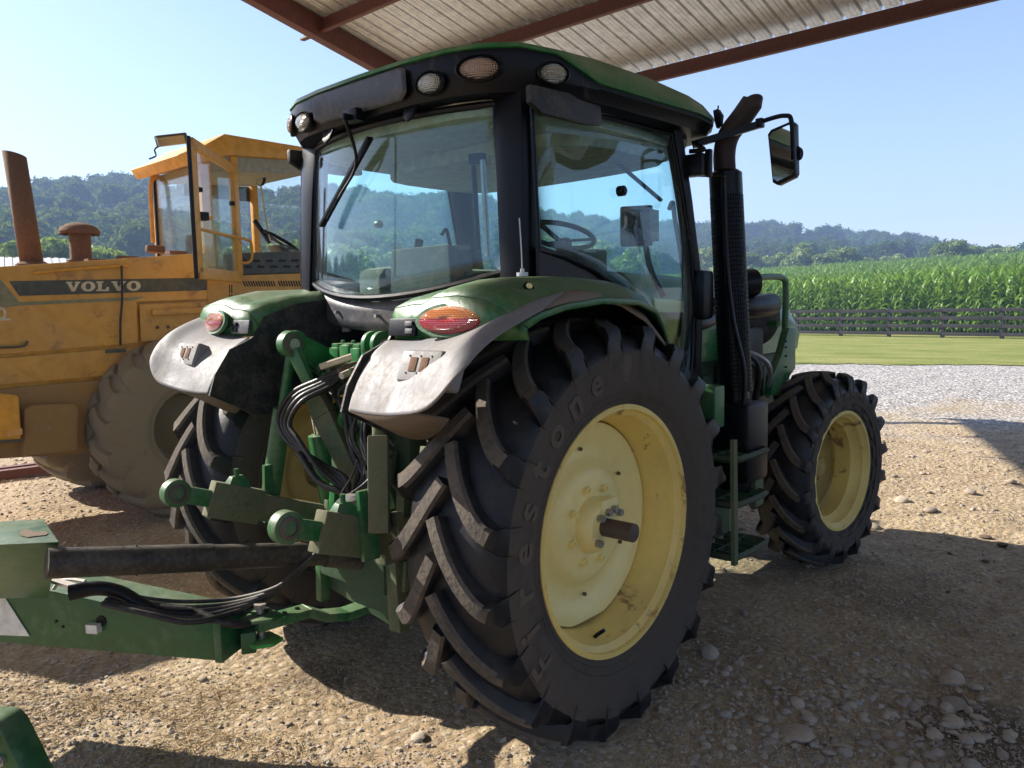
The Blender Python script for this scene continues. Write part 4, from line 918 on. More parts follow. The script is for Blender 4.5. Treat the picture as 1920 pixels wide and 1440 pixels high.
# air intake and hoses behind the exhaust
MB().cyl((.50, 1.75, 1.86), (.62, 1.95, 1.88), .085, n=24).build('air_cleaner', 'black_plastic', T, bevel=.02)
MB().tube([(.40, 1.6, 1.72), (.56, 1.78, 1.73), (.60, 2.0, 1.735), (.60, 2.22, 1.745)], .07, 18).build('intake_duct', 'black_plastic', T)
MB().tube([(.55, 1.0, 1.62), (.62, 1.25, 1.65), (.56, 1.6, 1.7)], .045, 12).build('side_duct', 'black_plastic', T)
MB().cyl((.36, 2.45, 1.66), (.47, 2.42, 1.64), .17, n=28).box((.40, 2.25, 1.42), (.16, .30, .36)).build('front_grille_side', 'black_dusty', T, bevel=.03)
MB().box((.815, .945, 1.80), (.075, .11, .24)).build('side_lamp_box', 'black_plastic', T, bevel=.025)
for k, (a, b_, c_) in enumerate((((.45, 1.9, 1.45), (.56, 2.1, 1.35), (.5, 2.2, 1.1)), ((.42, 2.0, 1.5), (.60, 2.18, 1.38), (.55, 2.3, 1.15)), ((.5, 1.7, 1.3), (.58, 1.9, 1.2), (.5, 2.1, 1.0)), ((.5, 1.85, 1.5), (.62, 2.0, 1.38), (.58, 2.05, 1.1)))):
    MB().tube([a, b_, c_], .016, 8).build('engine_hose', 'steel' if k == 1 else 'hose', T)
# loader bracket and bent bar
bk = [(1478, 615), (1478, 690), (1462, 712), (1452, 742), (1432, 740), (1436, 705), (1452, 665), (1466, 615)]
br = MB().prism([atx(x, y, .55) for x, y in bk], (.05, 0, 0)).build('loader_bracket', 'green_dusty', T, bevel=.004)
MB().tube([atx(1405, 521, .56), atx(1455, 519, .56), atx(1470, 524, .56), atx(1473, 540, .56), atx(1472, 620, .56)], .021, 10, sub=5).build('bent_bar', 'green_dusty', br)
MB().beam(atx(1448, 607, .5), atx(1475, 607, .5), .06, .04).build('bracket_tie', 'green_paint', br)
for q in (595, 602, 612, 625): MB().cyl(atx(1474, 640+(q-595)*1.6, .602), atx(1474, 640+(q-595)*1.6, .606), .007, n=8).build('bracket_hole', 'black_plastic', br)
# --- steps and side box
st = MB().prism([(.80, .78, 1.36), (.80, .98, 1.36), (.80, 1.22, 1.08), (.80, 1.22, .55), (.80, .85, .55), (.80, .78, .9)], (.03, 0, 0)).build('step_frame', 'green_dark', T, bevel=.004)
MB().box((.87, .83, 1.27), (.20, .10, .20)).build('step_bracket', 'green_dusty', st, bevel=.01)
for z in (1.02, .80, .545):
    s_ = MB(); s_.tube([(.82, .84, z), (1.02, .84, z), (1.05, .92, z), (1.05, 1.12, z), (1.02, 1.20, z), (.82, 1.20, z)], .0, 4, sub=3, rr=lambda q: .016); s_.beam((.93, .85, z), (.93, 1.19, z), .006, .03)
    for k in range(4): s_.beam((.83, .88+.09*k, z), (1.04, .88+.09*k, z), .006, .028)
    s_.build('step', 'green_dark', st)
MB().beam((1.04, .83, 1.12), (1.05, .83, .52), .02, .035).build('step_rail', 'green_muddy', st)
MB().beam((.97, 1.22, 1.12), (.98, 1.22, .72), .09, .03, up=(1, 0, 0)).build('step_rail', 'green_muddy', st)
for sx in (-1, 1): MB().box((sx*.62, 1.25, .98), (.36, .9, .42)).build('tank_and_light_block', 'black_plastic', T, bevel=.05)  # right tank; left copy added to block sun passing under the tractor
MB().box((0, 1.7, .62), (.46, 1.4, .22)).build('sump_guard', 'black_dusty', T, bevel=.04)
# ------------------------------------------------------------------ yellow wheel loader parked alongside, same heading as the tractor
LX = -4.22
loader = thing('wheel_loader', (-5.0, 1.6, 0), 'yellow articulated wheel loader with open cab door parked left of the tractor', 'wheel loader')
lo_ = lambda px, py, x=LX: atx(px, py, x)
def lpan(name, pts, mat, x=LX, th=.018, bevel=.004, parent=None): return MB().prism([lo_(px, py, x) for px, py in pts], (-th, 0, 0)).build(name, mat, parent or loader, bevel=bevel, smooth=0)
# engine hood block and its side panels
hb = MB().prism([(-4.26, y, z) for y, z in ((-2.3, 2.02), (-.68, 2.145), (.98, 2.265), (.98, 1.0), (.55, .95), (.1, .95), (-.3, .74), (-2.3, .74))], (-1.62, 0, 0)).build('engine_hood', 'volvo_clean', loader, bevel=.03)
up_ = lpan('side_panel', [(-420, 532), (0, 500), (388, 474), (388, 561), (256, 566), (259, 643), (-420, 700)], 'volvo_yellow', th=.03)
lpan('side_hatch', [(262, 571), (388, 566), (388, 634), (265, 641)], 'volvo_yellow')
lpan('side_panel', [(-420, 706), (352, 643), (300, 668), (222, 702), (-420, 760)], 'volvo_yellow')
lpan('side_panel', [(-420, 768), (212, 710), (180, 775), (165, 850), (-420, 885)], 'volvo_dirty')
hb2 = MB().box((-4.30, -.52, 1.0), (.10, .5, .02)).build('hood_ledge', 'volvo_dirty', loader)
lpan('tool_box', [(45, 768), (60, 760), (140, 757), (147, 764), (146, 846), (46, 856)], 'volvo_dirty', x=-4.10, th=.14, bevel=.015)
for q in ((93, 781), (92, 802), (134, 796), (52, 806)): MB().cyl(lo_(*q, -4.10), lo_(*q, -4.085), .018, n=10).build('box_bolt', 'volvo_dirty', loader)
lpan('counterweight', [(-420, 760), (-10, 736), (36, 742), (40, 800), (40, 826), (-420, 850)], 'volvo_clean', x=-4.02, th=.5, bevel=.02)
lpan('reflector', [(13, 808), (42, 803), (42, 815), (13, 820)], 'lens_amber', x=-4.015, th=.01, bevel=0)
lpan('counterweight_lip', [(-420, 852), (42, 823), (42, 828), (-420, 860)], 'stripe_dark', x=-4.01, th=.1, bevel=0)
# stripe, lettering, rails, straps
lpan('stripe', [(17, 527), (388, 520.5), (388, 544), (36, 555)], 'stripe_dark', x=LX+.004, th=.003, bevel=0)
lpan('stripe', [(-200, 585), (42, 566), (272, 556), (252, 563), (40, 573), (-200, 598)], 'stripe_light', x=LX+.004, th=.003, bevel=0)
lpan('stripe', [(-200, 532), (0, 522), (36, 566), (-200, 585)], 'stripe_light', x=LX+.002, th=.002, bevel=0)
def slab_letters(s, px0, px1, py0, py1, slope):
    """wide slab-serif capitals drawn as outlines on the panel"""
    G = {'V': [[(0, 1), (.44, 1), (.44, .86), (.36, .86), (.53, .34), (.70, .86), (.62, .86), (.62, 1), (1, 1), (1, .86), (.92, .86), (.62, 0), (.40, 0), (.08, .86), (0, .86)]],
         'L': [[(0, 1), (.50, 1), (.50, .86), (.38, .86), (.38, .16), (.68, .16), (.72, .40), (.90, .40), (.88, 0), (0, 0), (0, .14), (.12, .14), (.12, .86), (0, .86)]]}
    n = len(s); w = (px1-px0)/n
    for i, ch in enumerate(s):
        x0 = px0+i*w; W2 = w*.93; f = lambda a, b_: lo_(x0+a*W2, py1-(py1-py0)*b_+slope*(x0+a*W2-px0), LX+.0075)
        mb = MB()
        if ch == 'O':
            A_ = [2*math.pi*k/28 for k in range(28)]
            ro = [f(.5+.5*math.cos(a), .5+.52*math.sin(a)) for a in A_]; ri = [f(.5+.20*math.cos(a), .5+.33*math.sin(a)) for a in A_]; d = V((-.003, 0, 0))
            mb.loft([ro, ri, [p+d for p in ri], [p+d for p in ro], ro], False)
        else: mb.prism([f(*q) for q in G[ch][0]], (-.003, 0, 0))
        mb.build('letter', 'letter_cream', up_, smooth=0)
slab_letters('VOLVO', 124, 266, 528.5, 546.5, -.012)
vs_, fs = txt_mesh('D', 1.0, .03); k_ = 24/.72
MB().add([lo_(-2+v_.x*28+4, 599-v_.y*33, LX+.006) for v_ in vs_], fs).build('letter', 'letter_cream', up_, smooth=0, solid=.003); lpan('letter_underline', [(-40, 598.5), (20, 596.5), (20, 600.5), (-40, 602.5)], 'letter_cream', x=LX+.006, th=.003, bevel=0, parent=up_)
MB().tube([lo_(62, 512, LX+.012), lo_(140, 505, LX+.025), lo_(240, 498, LX+.012)], .012, 8).build('panel_ridge', 'volvo_clean', up_)
MB().tube([lo_(228, 498, LX+.03), lo_(229, 560, LX+.035), lo_(226, 600, LX+.03), lo_(226, 648, LX+.025)], .010, 6).build('hood_strap', 'black_dusty', loader)
MB().box(lo_(217, 658, LX+.01), (.02, .16, .03)).build('panel_latch', 'stripe_dark', loader)
MB().tube([lo_(-60, 652, LX+.02), lo_(20, 651, LX+.03), lo_(45, 648, LX+.03), lo_(52, 640, LX+.02)], .010, 6).build('panel_handle', 'stripe_dark', loader)
MB().beam(lo_(285, 586, LX+.03), lo_(420, 580, LX+.03), .05, .05).build('hatch_rail', 'volvo_yellow', loader, bevel=.006)
for q in ((295, 614), (315, 613), (362, 610), (388, 602), (318, 585), (340, 584)): MB().cyl(lo_(*q, LX), lo_(*q, LX+.006), .016, n=10).build('hatch_bolt', 'rust', loader)
# hood top fittings
pc = V((-4.95, lo_(152, 480, -4.95).y, 0)); z0 = atx(152, 492, -4.95).z; z1 = atx(152, 438, -4.95).z
MB().cyl((pc.x, pc.y, z0-.06), (pc.x, pc.y, z1+.02), .088, n=24).cyl((pc.x, pc.y, z0-.06), (pc.x, pc.y, z0+.02), .12, n=24).lathe([(z1-.01, .165), (z1+.015, .17), (z1+.05, .15), (z1+.08, .10), (z1+.095, .035), (z1+.098, 0)], (pc.x, pc.y, 0), 'z', 32).build('air_precleaner', 'rust', loader)
e0, e1 = atx(62, 496, -4.75), atx(27, 290, -4.75); ex2 = MB(); ex2.cyl(e0-V((0, 0, .1)), e1, .083, n=28, caps=False)
dd = (e1-e0).normalized()
for j in range(28, 56):
    x, y, z = ex2.v[j]; ex2.v[j] = (x, y, z-(y-e1.y)*.35)
ex2.build('exhaust_pipe', 'rust', loader, solid=.008); MB().lathe([(e0.z-.04, .13), (e0.z+.0, .13), (e0.z+.02, .10)], (e0.x, e0.y, 0), 'z', 24).build('exhaust_collar', 'rust', loader)
MB().cyl(atx(291, 474, -4.8), atx(291, 461, -4.8), .085, n=20).build('filler_cap', 'rust', loader, bevel=.01)
for q in ((240, 484), (180, 489), (330, 474)): MB().box(lo_(*q, -4.5), (.10, .16, .03)).build('hood_clip', 'rust', loader)
# cab base, louvres, grey grille box
lpan('cab_base', [(388, 521), (446, 516), (582, 512), (582, 700), (388, 700)], 'volvo_yellow', x=-4.30, th=1.2, bevel=.01)
for k in range(26):
    if k == 13: continue
    x0 = 455+k*4.7; MB().prism([lo_(x0, 527-.03*k, -4.296), lo_(x0+2.2, 527-.03*k, -4.296), lo_(x0+6.2, 537, -4.296), lo_(x0+4, 537, -4.296)], (-.004, 0, 0)).build('louvre', 'black_plastic', loader, smooth=0)
for x0 in (430, 434):
    for y0 in (534, 552): lpan('louvre', [(x0, y0), (x0+1.6, y0), (x0+1.6, y0+15), (x0, y0+15)], 'black_plastic', x=-4.296, th=.004, bevel=0)
lpan('grille_box', [(447, 474), (578, 470), (578, 513), (447, 515)], 'stripe_dark', x=-4.34, th=.3, bevel=.008)
for r_ in range(2):
    for k in range(5):
        c = (457+k*24+r_*8, 489.5+r_*11-k*.2); lpan('grille_slot', [(c[0]-5+x, c[1]+y) for x, y in ((-2, 0), (0, -2.3), (11, -2.3), (13, 0), (11, 2.3), (0, 2.3))], 'black_plastic', x=-4.336, th=.004, bevel=0)
# cab: posts, roof, panes
CXR, CXL, CYR, CYF = -4.32, -5.40, 1.05, 2.16
cz0, cz1 = 2.20, 3.20
def post(x, y, z0_, z1_, w=.07, d=.07): return MB().box((x, y, (z0_+z1_)/2), (w, d, z1_-z0_)).build('cab_post', 'volvo_clean', loader, bevel=.008)
post(CXR-.035, 1.36, 1.95, cz1+.04, .07, .07); post(CXR-.035, CYF, 1.95, cz1+.08, .07, .06); post(CXR-.06, CYR+.02, cz0, cz1, .12, .10); post(CXL+.03, CYR+.02, cz0, cz1+.0, .06, .07); post(CXL+.03, CYF, cz0, cz1+.05, .06, .07)
rp_ = [(CYR-.13, 3.11), (1.30, 3.235), (CYF+.10, 3.30), (CYF+.14, 3.42), (1.25, 3.425), (CYR-.02, 3.285), (CYR-.19, 3.20)]
MB().prism([(CXR+.05, y, z) for y, z in rp_], (CXL-CXR-.10, 0, 0)).build('cab_roof', 'volvo_clean', loader, bevel=.015)
MB().prism([(CXR-.02, y, z) for y, z in ((CYR+.05, 3.06), (1.30, 3.10), (CYF, 3.16), (CYF, 3.30), (1.30, 3.24), (CYR+.05, 3.16))], (-1.04, 0, 0)).build('cab_headliner', 'headliner', loader)
MB().box(((CXR+CXL)/2-.05, CYR, (cz0+cz1)/2-.0), (.88, .006, cz1-cz0-.06)).build('rear_pane', 'loader_glass', loader)
g_ = MB(); [g_.beam(a, b_, .025, .025) for a, b_ in (((CXR-.12, CYR-.008, cz0+.03), (CXL+.06, CYR-.008, cz0+.03)), ((CXR-.12, CYR-.008, cz1-.03), (CXL+.06, CYR-.008, cz1-.03)), ((CXL+.06, CYR-.008, cz0+.03), (CXL+.06, CYR-.008, cz1-.03)))]; g_.build('pane_seal', 'black_plastic', loader)
MB().box((CXL+.01, (CYR+CYF)/2, (cz0+cz1)/2), (.006, CYF-CYR-.16, cz1-cz0-.06)).build('side_pane', 'loader_glass', loader)
MB().box(((CXR+CXL)/2, CYF+.02, (cz0+cz1)/2), (1.0, .006, cz1-cz0-.04)).build('front_pane', 'loader_glass', loader)
vs_, fs = txt_mesh('VOLVO', .16, .006)
MB().add([V((CXL+.004, 1.93-v_.x, 3.02+v_.y-.03*0)) for v_ in vs_], fs).build('glass_lettering', 'letter_cream', loader, smooth=0, solid=.002)
MB().box((CXL+.004, 1.75, 3.07), (.004, .75, .16)).build('sun_strip', 'stripe_dark', loader)
MB().tube([atx(287, 455, -5.25), atx(284, 400, -5.25), atx(283, 345, -5.25), atx(292, 330, -5.25)], .022, 8).build('cab_handrail', 'volvo_clean', loader)
# open door, hinged at the middle post, swung back toward the camera
dh, dl = V((-4.29, 1.345, 0)), V((-3.66, .60, 0)); du = (dl-dh).normalized(); dn = V((du.y, -du.x, 0)); Ld = (dl-dh).length
def dpt(s, z): p = dh+du*(s*Ld); return V((p.x, p.y, z))
dz0, dz1, dz1b = 2.10, 3.10, 3.17
dr = MB()
for a, b_, w_ in ((dpt(.02, dz0), dpt(.98, dz0), .10), (dpt(.04, dz0), dpt(.04, dz1), .09), (dpt(.96, dz0), dpt(.96, dz1b), .10), (dpt(.02, dz1), dpt(.98, dz1b), .08)): dr.beam(a, b_, .045, w_, up=(0, 0, 1) if abs((b_-a).z) < .5 else du)
dr = dr.build('cab_door', 'volvo_clean', loader, bevel=.006)
MB().prism([dpt(.09, dz0+.04), dpt(.91, dz0+.04), dpt(.91, 2.58), dpt(.09, 2.56)], dn*.005).build('door_pane', 'door_glass_dirty', dr)
MB().prism([dpt(.09, 2.59), dpt(.91, 2.61), dpt(.91, dz1b-.04), dpt(.09, dz1-.03)], dn*.005).build('door_pane', 'loader_glass', dr)
MB().tube([dpt(1.01, dz0-.05), dpt(1.015, 2.6), dpt(1.01, dz1b+.04)], .018, 8, smooth=False).build('door_edge_seal', 'black_plastic', dr)
MB().box(dpt(.80, 2.58)+V((.03, -.03, 0)), (.10, .09, .07)).box(dpt(.86, 2.80), (.05, .05, .04)).box(dpt(.12, 2.78), (.04, .04, .04)).build('door_latch', 'black_plastic', dr, bevel=.008)
MB().tube([dpt(.90, 2.47)+V((.05, -.05, 0)), dpt(.3, 2.47)+V((.06, -.06, 0)), dpt(-.10, 2.46)+V((.10, -.02, 0)), dpt(-.16, 2.42)+V((.12, 0, 0)), dpt(-.15, 2.26)+V((.10, 0, 0)), dpt(.05, 2.23)+V((.03, -.03, 0))], .014, 8).build('door_bar', 'volvo_clean', dr)
MB().box(atx(322, 262, -4.55), (.05, .30, .10), Matrix.Rotation(R(14), 3, 'X')).build('work_lamp', 'stripe_dark', loader, bevel=.012); MB().box(atx(321, 264, -4.52), (.012, .26, .075), Matrix.Rotation(R(14), 3, 'X')).build('work_lamp_lens', 'lamp_clear', loader)
MB().tube([atx(300, 273, -4.55), atx(290, 280, -4.53), atx(292, 292, -4.52), atx(280, 298, -4.5)], .008, 6).build('lamp_cable', 'black_plastic', loader)
# inside: steering wheel, column, mirror, seat
cs = atx(527, 453, -4.85); sw = Matrix.Rotation(R(-28), 3, 'X') @ Matrix.Rotation(R(14), 3, 'Y')
sb = MB().tube([cs+sw @ V((.21*math.cos(a), .21*math.sin(a), 0)) for a in np.linspace(0, 2*math.pi, 29)], .018, 8, smooth=False)
for a in (.3, 2.3, 4.4): sb.beam(cs-V((0, 0, .03)), cs+sw @ V((.2*math.cos(a), .2*math.sin(a), 0)), .035, .016)
sb.build('steering_wheel', 'black_plastic', loader)
MB().prism([atx(*q, -4.62) for q in ((520, 458), (535, 462), (582, 500), (582, 530), (556, 505), (528, 470))], (-.22, 0, 0)).build('steering_column', 'stripe_dark', loader, bevel=.02)
MB().beam(atx(477, 413, -4.9), atx(506, 455, -4.9), .03, .04).build('lever', 'black_plastic', loader)
MB().loft([ell(atx(487, 335, -4.75), .075, .078, 20), ell(atx(487, 335, -4.75)+V((0, .03, 0)), .07, .07, 20)]).build('round_mirror', 'black_plastic', loader); MB().loft([ell(atx(487, 335, -4.75)-V((0, .003, 0)), .066, .068, 20), ell(atx(487, 335, -4.75)-V((0, .001, 0)), .066, .068, 20)]).build('mirror_glass', 'mirror_glass', loader)
MB().tube([atx(489, 348, -4.75), atx(500, 420, -4.78), atx(507, 452, -4.8)], .010, 6).build('mirror_rod', 'letter_cream', loader)
MB().box((-4.85, 1.45, 2.15), (.45, .4, .16)).box((-4.85, 1.25, 2.35), (.45, .12, .4)).build('seat', 'seat_cloth', loader, bevel=.04)
# wheels and front half
def lwheel(x, y, rot=0):
    c = V((x, y, .77)); w = MB().lathe([(.10, .0), (.10, .12), (.06, .16), (.02, .28), (.10, .32), (.20, .345), (.20, .33), (.0, .26), (-.20, .33), (-.20, .35), (-.1, .32)], c, 'x', 44).build('wheel', 'loader_rim', loader)
    t_ = make_tyre(.785, .742, .54, .345, 18, c, w, .105, .20, .1); [t_.data.materials.__setitem__(k_, M['loader_tyre']) for k_ in range(3)]
for x, y in ((-4.15, .62), (-5.95, .62), (-4.15, 3.75), (-5.95, 3.75)): lwheel(x, y)
MB().cyl((-5.7, .62, .77), (-4.4, .62, .77), .16, n=18).box((-5.05, 1.4, .95), (.8, 3.2, .4)).build('rear_frame', 'volvo_dirty', loader, bevel=.03)
MB().cyl((-5.7, 3.75, .77), (-4.4, 3.75, .77), .16, n=18).box((-5.05, 3.6, 1.1), (.9, 1.3, .9)).build('front_frame', 'volvo_dirty', loader, bevel=.03)
for x in (-4.65, -5.45): MB().prism([(x, y, z) for y, z in ((3.3, 1.9), (3.6, 1.95), (4.6, 1.3), (5.3, .5), (5.1, .35), (4.4, 1.0), (3.3, 1.65))], (.12, 0, 0)).build('lift_boom', 'volvo_yellow', loader, bevel=.01)
bk_ = [(5.15, .95), (5.1, .3), (5.3, .06), (6.1, .03), (6.12, .06), (5.4, .14), (5.22, .36), (5.28, .98)]
MB().prism([(-6.35, y, z) for y, z in bk_], (2.6, 0, 0)).build('bucket', 'volvo_dirty', loader, bevel=.008)
# steel sections lying on the ground beyond the loader
for k, (dx, dz, lb) in enumerate(((0, .05, 'nearer brown steel section lying on the ground behind the loader tyre'), (-.22, .05, 'farther brown steel section lying on the ground behind the loader'))):
    a, b_ = V((-7.35+dx, -1.6, dz)), V((-7.05+dx, .75, dz)); u = V((0, 0, 1))
    s_ = MB(); d_ = (b_-a).normalized(); r_ = d_.cross(u)
    s_.beam(a-u*.044, b_-u*.044, .10, .006).beam(a+u*.044, b_+u*.044, .10, .006).beam(a+r_*.046, b_+r_*.046, .006, .082)
    tag(s_.build('steel_section', 'oxide_steel', None, smooth=0), lb, 'steel beam', 'steel sections by the loader')
# ------------------------------------------------------------------ three point hitch and rear clutter (parts of the tractor)
hi = MB().box((0, -.33, 1.02), (.56, .34, .62)).box((0, -.40, 1.40), (.30, .16, .24)).build('hitch_housing', 'green_dark', T, bevel=.03)
MB().cyl((-.36, -.34, 1.44), (.36, -.34, 1.44), .055, n=20).build('rockshaft', 'green_dark', hi)
for sx in (-1, 1):
    a = V((sx*.295, -.655, 1.625)); b_ = V((sx*.30, -.34, 1.44))
    for k in (-1, 1):
        mb = MB(); mb.loft([[p+V((sx*(.022*k-.008), 0, 0)) for p in q] for q in ([], )]) if False else None
        mb.beam(a+V((k*.028, 0, 0)), b_+V((k*.028, 0, 0)), .020, .085, h2=.15); mb.cyl(a+V((k*.028-.011, 0, 0)), a+V((k*.028+.011, 0, 0)), .052, n=24); mb.build('lift_arm', 'green_paint', hi, bevel=.003)
    MB().cyl(a-V((.05, 0, 0)), a+V((.055, 0, 0)), .022, n=16).build('lift_pin', 'steel', hi)
    # lift rod down to the lower link
    lo = V((sx*.43, -.72, .93)) if sx < 0 else V((.45, -.80, .94))
    if sx < 0: MB().cyl(a, a+(lo-a)*.5, .022, n=14).cyl(a+(lo-a)*.42, lo, .042, n=18).build('lift_rod', 'green_dusty', hi)
    else: MB().cyl(a, a+(lo-a)*.55, .024, n=14).beam(a+(lo-a)*.50, lo, .075, .09).build('lift_rod', 'green_muddy', hi, bevel=.008)
    MB().beam(lo+V((-.05*sx, -.02, .16)), lo+V((-.03*sx, -.02, -.10)), .02, .07).build('rod_clevis', 'green_dusty', hi)
    # lower link: arm, telescoping end, ball
    ball = V((sx*.406, -1.157, 1.036)); root = V((sx*.30, -.20, .70)); d = (root-ball).normalized()
    lk = MB().beam(ball+d*.14, ball+d*.37, .060, .150).beam(ball+d*.35, ball+d*.98, .045, .115).build('lower_link', 'green_muddy', hi, bevel=.006)
    MB().beam(ball+d*.03, ball+d*.19, .034, .07).cyl(ball-V((.024, 0, 0)), ball+V((.024, 0, 0)), .057, n=32).build('link_eye', 'green_dusty', lk, bevel=.004)
    MB().lathe([(-.030, .026), (-.027, .040), (0, .046), (.027, .040), (.030, .026), (-.030, .026)], ball, 'x', 24).build('link_ball', 'shaft_brown', lk)
    q = ball+d*.27+V((0, 0, .075)); MB().loft([[q+V((x*k, y*k*1.4, z)) for x, y in ((-.022, -.03), (.022, -.03), (.022, .03), (-.022, .03))] for k, z in ((1.2, -.02), (1, .02), (.6, .045))]).cyl(q+V((0, 0, .04)), q+V((0, 0, .075)), .010, n=10).build('link_latch', 'green_dusty', lk)
    if sx > 0: MB().beam(aty(742, 960, -.72), aty(748, 1012, -.72), .05, .03, up=(0, 1, 0)).box(ball+d*.55, (.06, .16, .15)).build('link_block', 'green_muddy', lk, bevel=.006)
# top link, eye up, hanging in front of the hoses
te, tb_ = aty(545, 645, -.70), aty(648, 862, -.62); td = (tb_-te).normalized()
tl_ = MB().cyl(te-V((.026, 0, 0)), te+V((.026, 0, 0)), .056, n=32).beam(te+td*.03, te+td*.20, .035, .06, w2=.03, h2=.045).build('top_link', 'green_dusty', hi, bevel=.004)
MB().beam(te+td*.20, te+td*.34, .05, .075, w2=.055, h2=.10).beam(te+td*.34, te+td*.66, .055, .10, w2=.045, h2=.075).beam(te+td*.64, te+td*.95, .035, .055).build('top_link_body', 'green_muddy', tl_, bevel=.006)
MB().cyl(te-V((.034, 0, 0)), te+V((.034, 0, 0)), .024, n=20).build('top_link_pin', 'steel', tl_)
MB().lathe([(-.030, .030), (-.0275, .044), (.0275, .044), (.030, .030)], te, 'x', 24).build('top_link_bush', 'shaft_brown', tl_)
# lift cylinder with chrome rod, right and left
for sx in (1, -1):
    a = V((sx*.40, -.50, 1.36)); b_ = V((sx*.38, -.42, .78)); MB().cyl(a, a+(b_-a)*.45, .024, n=18).build('cylinder_rod', 'chrome', hi); MB().cyl(a+(b_-a)*.30, b_, .050, n=22).build('lift_cylinder', 'green_paint', hi, bevel=.004)
# remote valve block with couplers
vb = MB()
for k in range(5): vb.box((-.14+.075*k, -.47, 1.50+.012*(k % 2)), (.062, .17, .20))
vbo = vb.build('valve_block', 'green_paint', hi, bevel=.008)
for k in range(5):
    for j in (0, 1):
        c = V((-.14+.075*k, -.55, 1.44+.085*j)); MB().cyl(c, c+V((0, -.055, -.01)), .022, n=14).cyl(c+V((0, -.05, -.01)), c+V((0, -.085, -.016)), .015, n=12).build('coupler', 'green_dark' if (k+j) % 3 else 'shaft_brown', vbo)
    c = V((-.14+.075*k, -.50, 1.60)); MB().box(c, (.045, .09, .035)).cyl(c, c+V((0, 0, .03)), .010, n=8).build('valve_cap', 'green_paint', vbo, bevel=.004)
for a, b_ in (((600, 688), (660, 668)), ((640, 705), (672, 690))): MB().cyl(aty(*a, -.68), aty(*b_, -.58), .014, n=10).build('coupler_sleeve', 'letter_cream', vbo)
for k, (x, z) in enumerate(((.02, 1.33), (.12, 1.30), (-.1, 1.30))):
    MB().tube([(x, -.50, z+.07), (x+.02, -.60, z+.04), (x-.03, -.62, z-.04), (x, -.52, z-.09)], .017, 10).build('hose_loop', 'green_paint', hi)
# sway blocks, pto housing, drawbar
for sx in (-1, 1): MB().beam((sx*.24, -.44, 1.05), (sx*.27, -.52, .60), .05, .09).build('sway_block', 'green_muddy', hi, bevel=.01)
for k, (x, z0, z1, w) in enumerate(((.20, 1.18, .96, .05), (.08, 1.15, .80, .035), (-.02, 1.10, .72, .04), (.30, 1.10, .80, .05), (-.20, 1.0, .62, .04))):
    MB().beam((x, -.53-.02*(k % 2), z0), (x-.02, -.56, z1), w, .03, up=(0, 1, 0)).build('hitch_plate', ('green_muddy', 'green_paint', 'green_dusty')[k % 3], hi, bevel=.004)
po = MB().box((-.02, -.55, .68), (.46, .10, .20)).build('pto_housing', 'green_dark', hi, bevel=.02)
MB().prism([(-.28, -.52, .66), (.22, -.52, .72), (.26, -.52, .44), (.24, -.52, .42), (-.30, -.52, .50)], (0, -.02, 0)).build('pto_plate', 'green_dark', po, bevel=.004)
MB().beam((.23, -.56, .80), (.25, -.56, .44), .07, .05, up=(0, 1, 0)).build('drawbar_support', 'green_muddy', hi, bevel=.005)
MB().beam((-.28, -.56, .72), (-.29, -.56, .44), .04, .05, up=(0, 1, 0)).build('drawbar_support', 'green_dusty', hi, bevel=.005)
dbp = [V((-.02, -.30, .46)), V((-.04, -.62, .455)), V((-.05, -.72, .475)), V((-.055, -.80, .52)), V((-.07, -1.02, .525))]
db = MB()
for i in range(4): db.beam(dbp[i], dbp[i+1]+(dbp[i+1]-dbp[i]).normalized()*.008, .085, .036)
db.build('drawbar', 'green_dusty', hi, bevel=.004)
for y in (-.84, -.90): MB().cyl((-.06, y, .540), (-.06, y, .5445), .010, n=12).build('drawbar_hole', 'black_plastic', hi)

# small fittings that crowd the hitch
rg = random.Random(4)
for k in range(52):
    px, py = rg.uniform(615, 738), rg.uniform(690, 1000); y = -.50-.10*rg.random(); p = aty(px, py, y); w = rg.choice((.02, .03, .045))
    if k % 3 == 0: MB().cyl(p, p+V((rg.uniform(-.03, .03), -.04, rg.uniform(-.05, .05))), .012+.008*rg.random(), n=12).build('fitting', ('green_dark', 'green_paint', 'shaft_brown')[k % 2], hi)
    elif k % 3 == 1: MB().box(p, (w, .03, rg.uniform(.03, .14)), Matrix.Rotation(rg.uniform(-.5, .5), 3, 'Y')).build('bracket', ('green_muddy', 'green_dusty')[k % 2], hi, bevel=.004)
    else: MB().tube([p, p+V((rg.uniform(-.08, .08), -.05, -.06)), p+V((rg.uniform(-.08, .08), -.02, -.16))], .006+.004*rg.random(), 8).build('small_hose', ('hose', 'green_paint', 'black_dusty')[k % 3], hi)
for k, (x, z0, z1, w) in enumerate(((.50, 1.24, .90, .05), (.57, 1.02, .90, .06))): MB().beam((x, -.60-.05*k, z0), (x+.01, -.66, z1), w, .025, up=(0, 1, 0)).build('lift_bar', ('green_muddy', 'fender_mud')[k], hi, bevel=.004)
for sx in (-1, 1): MB().cyl((sx*.46, -.72, .93), (sx*.36, -.72, .93), .016, n=10).cyl((sx*.47, -.72, .93), (sx*.455, -.72, .93), .028, n=6).build('rod_pin', 'steel', hi)

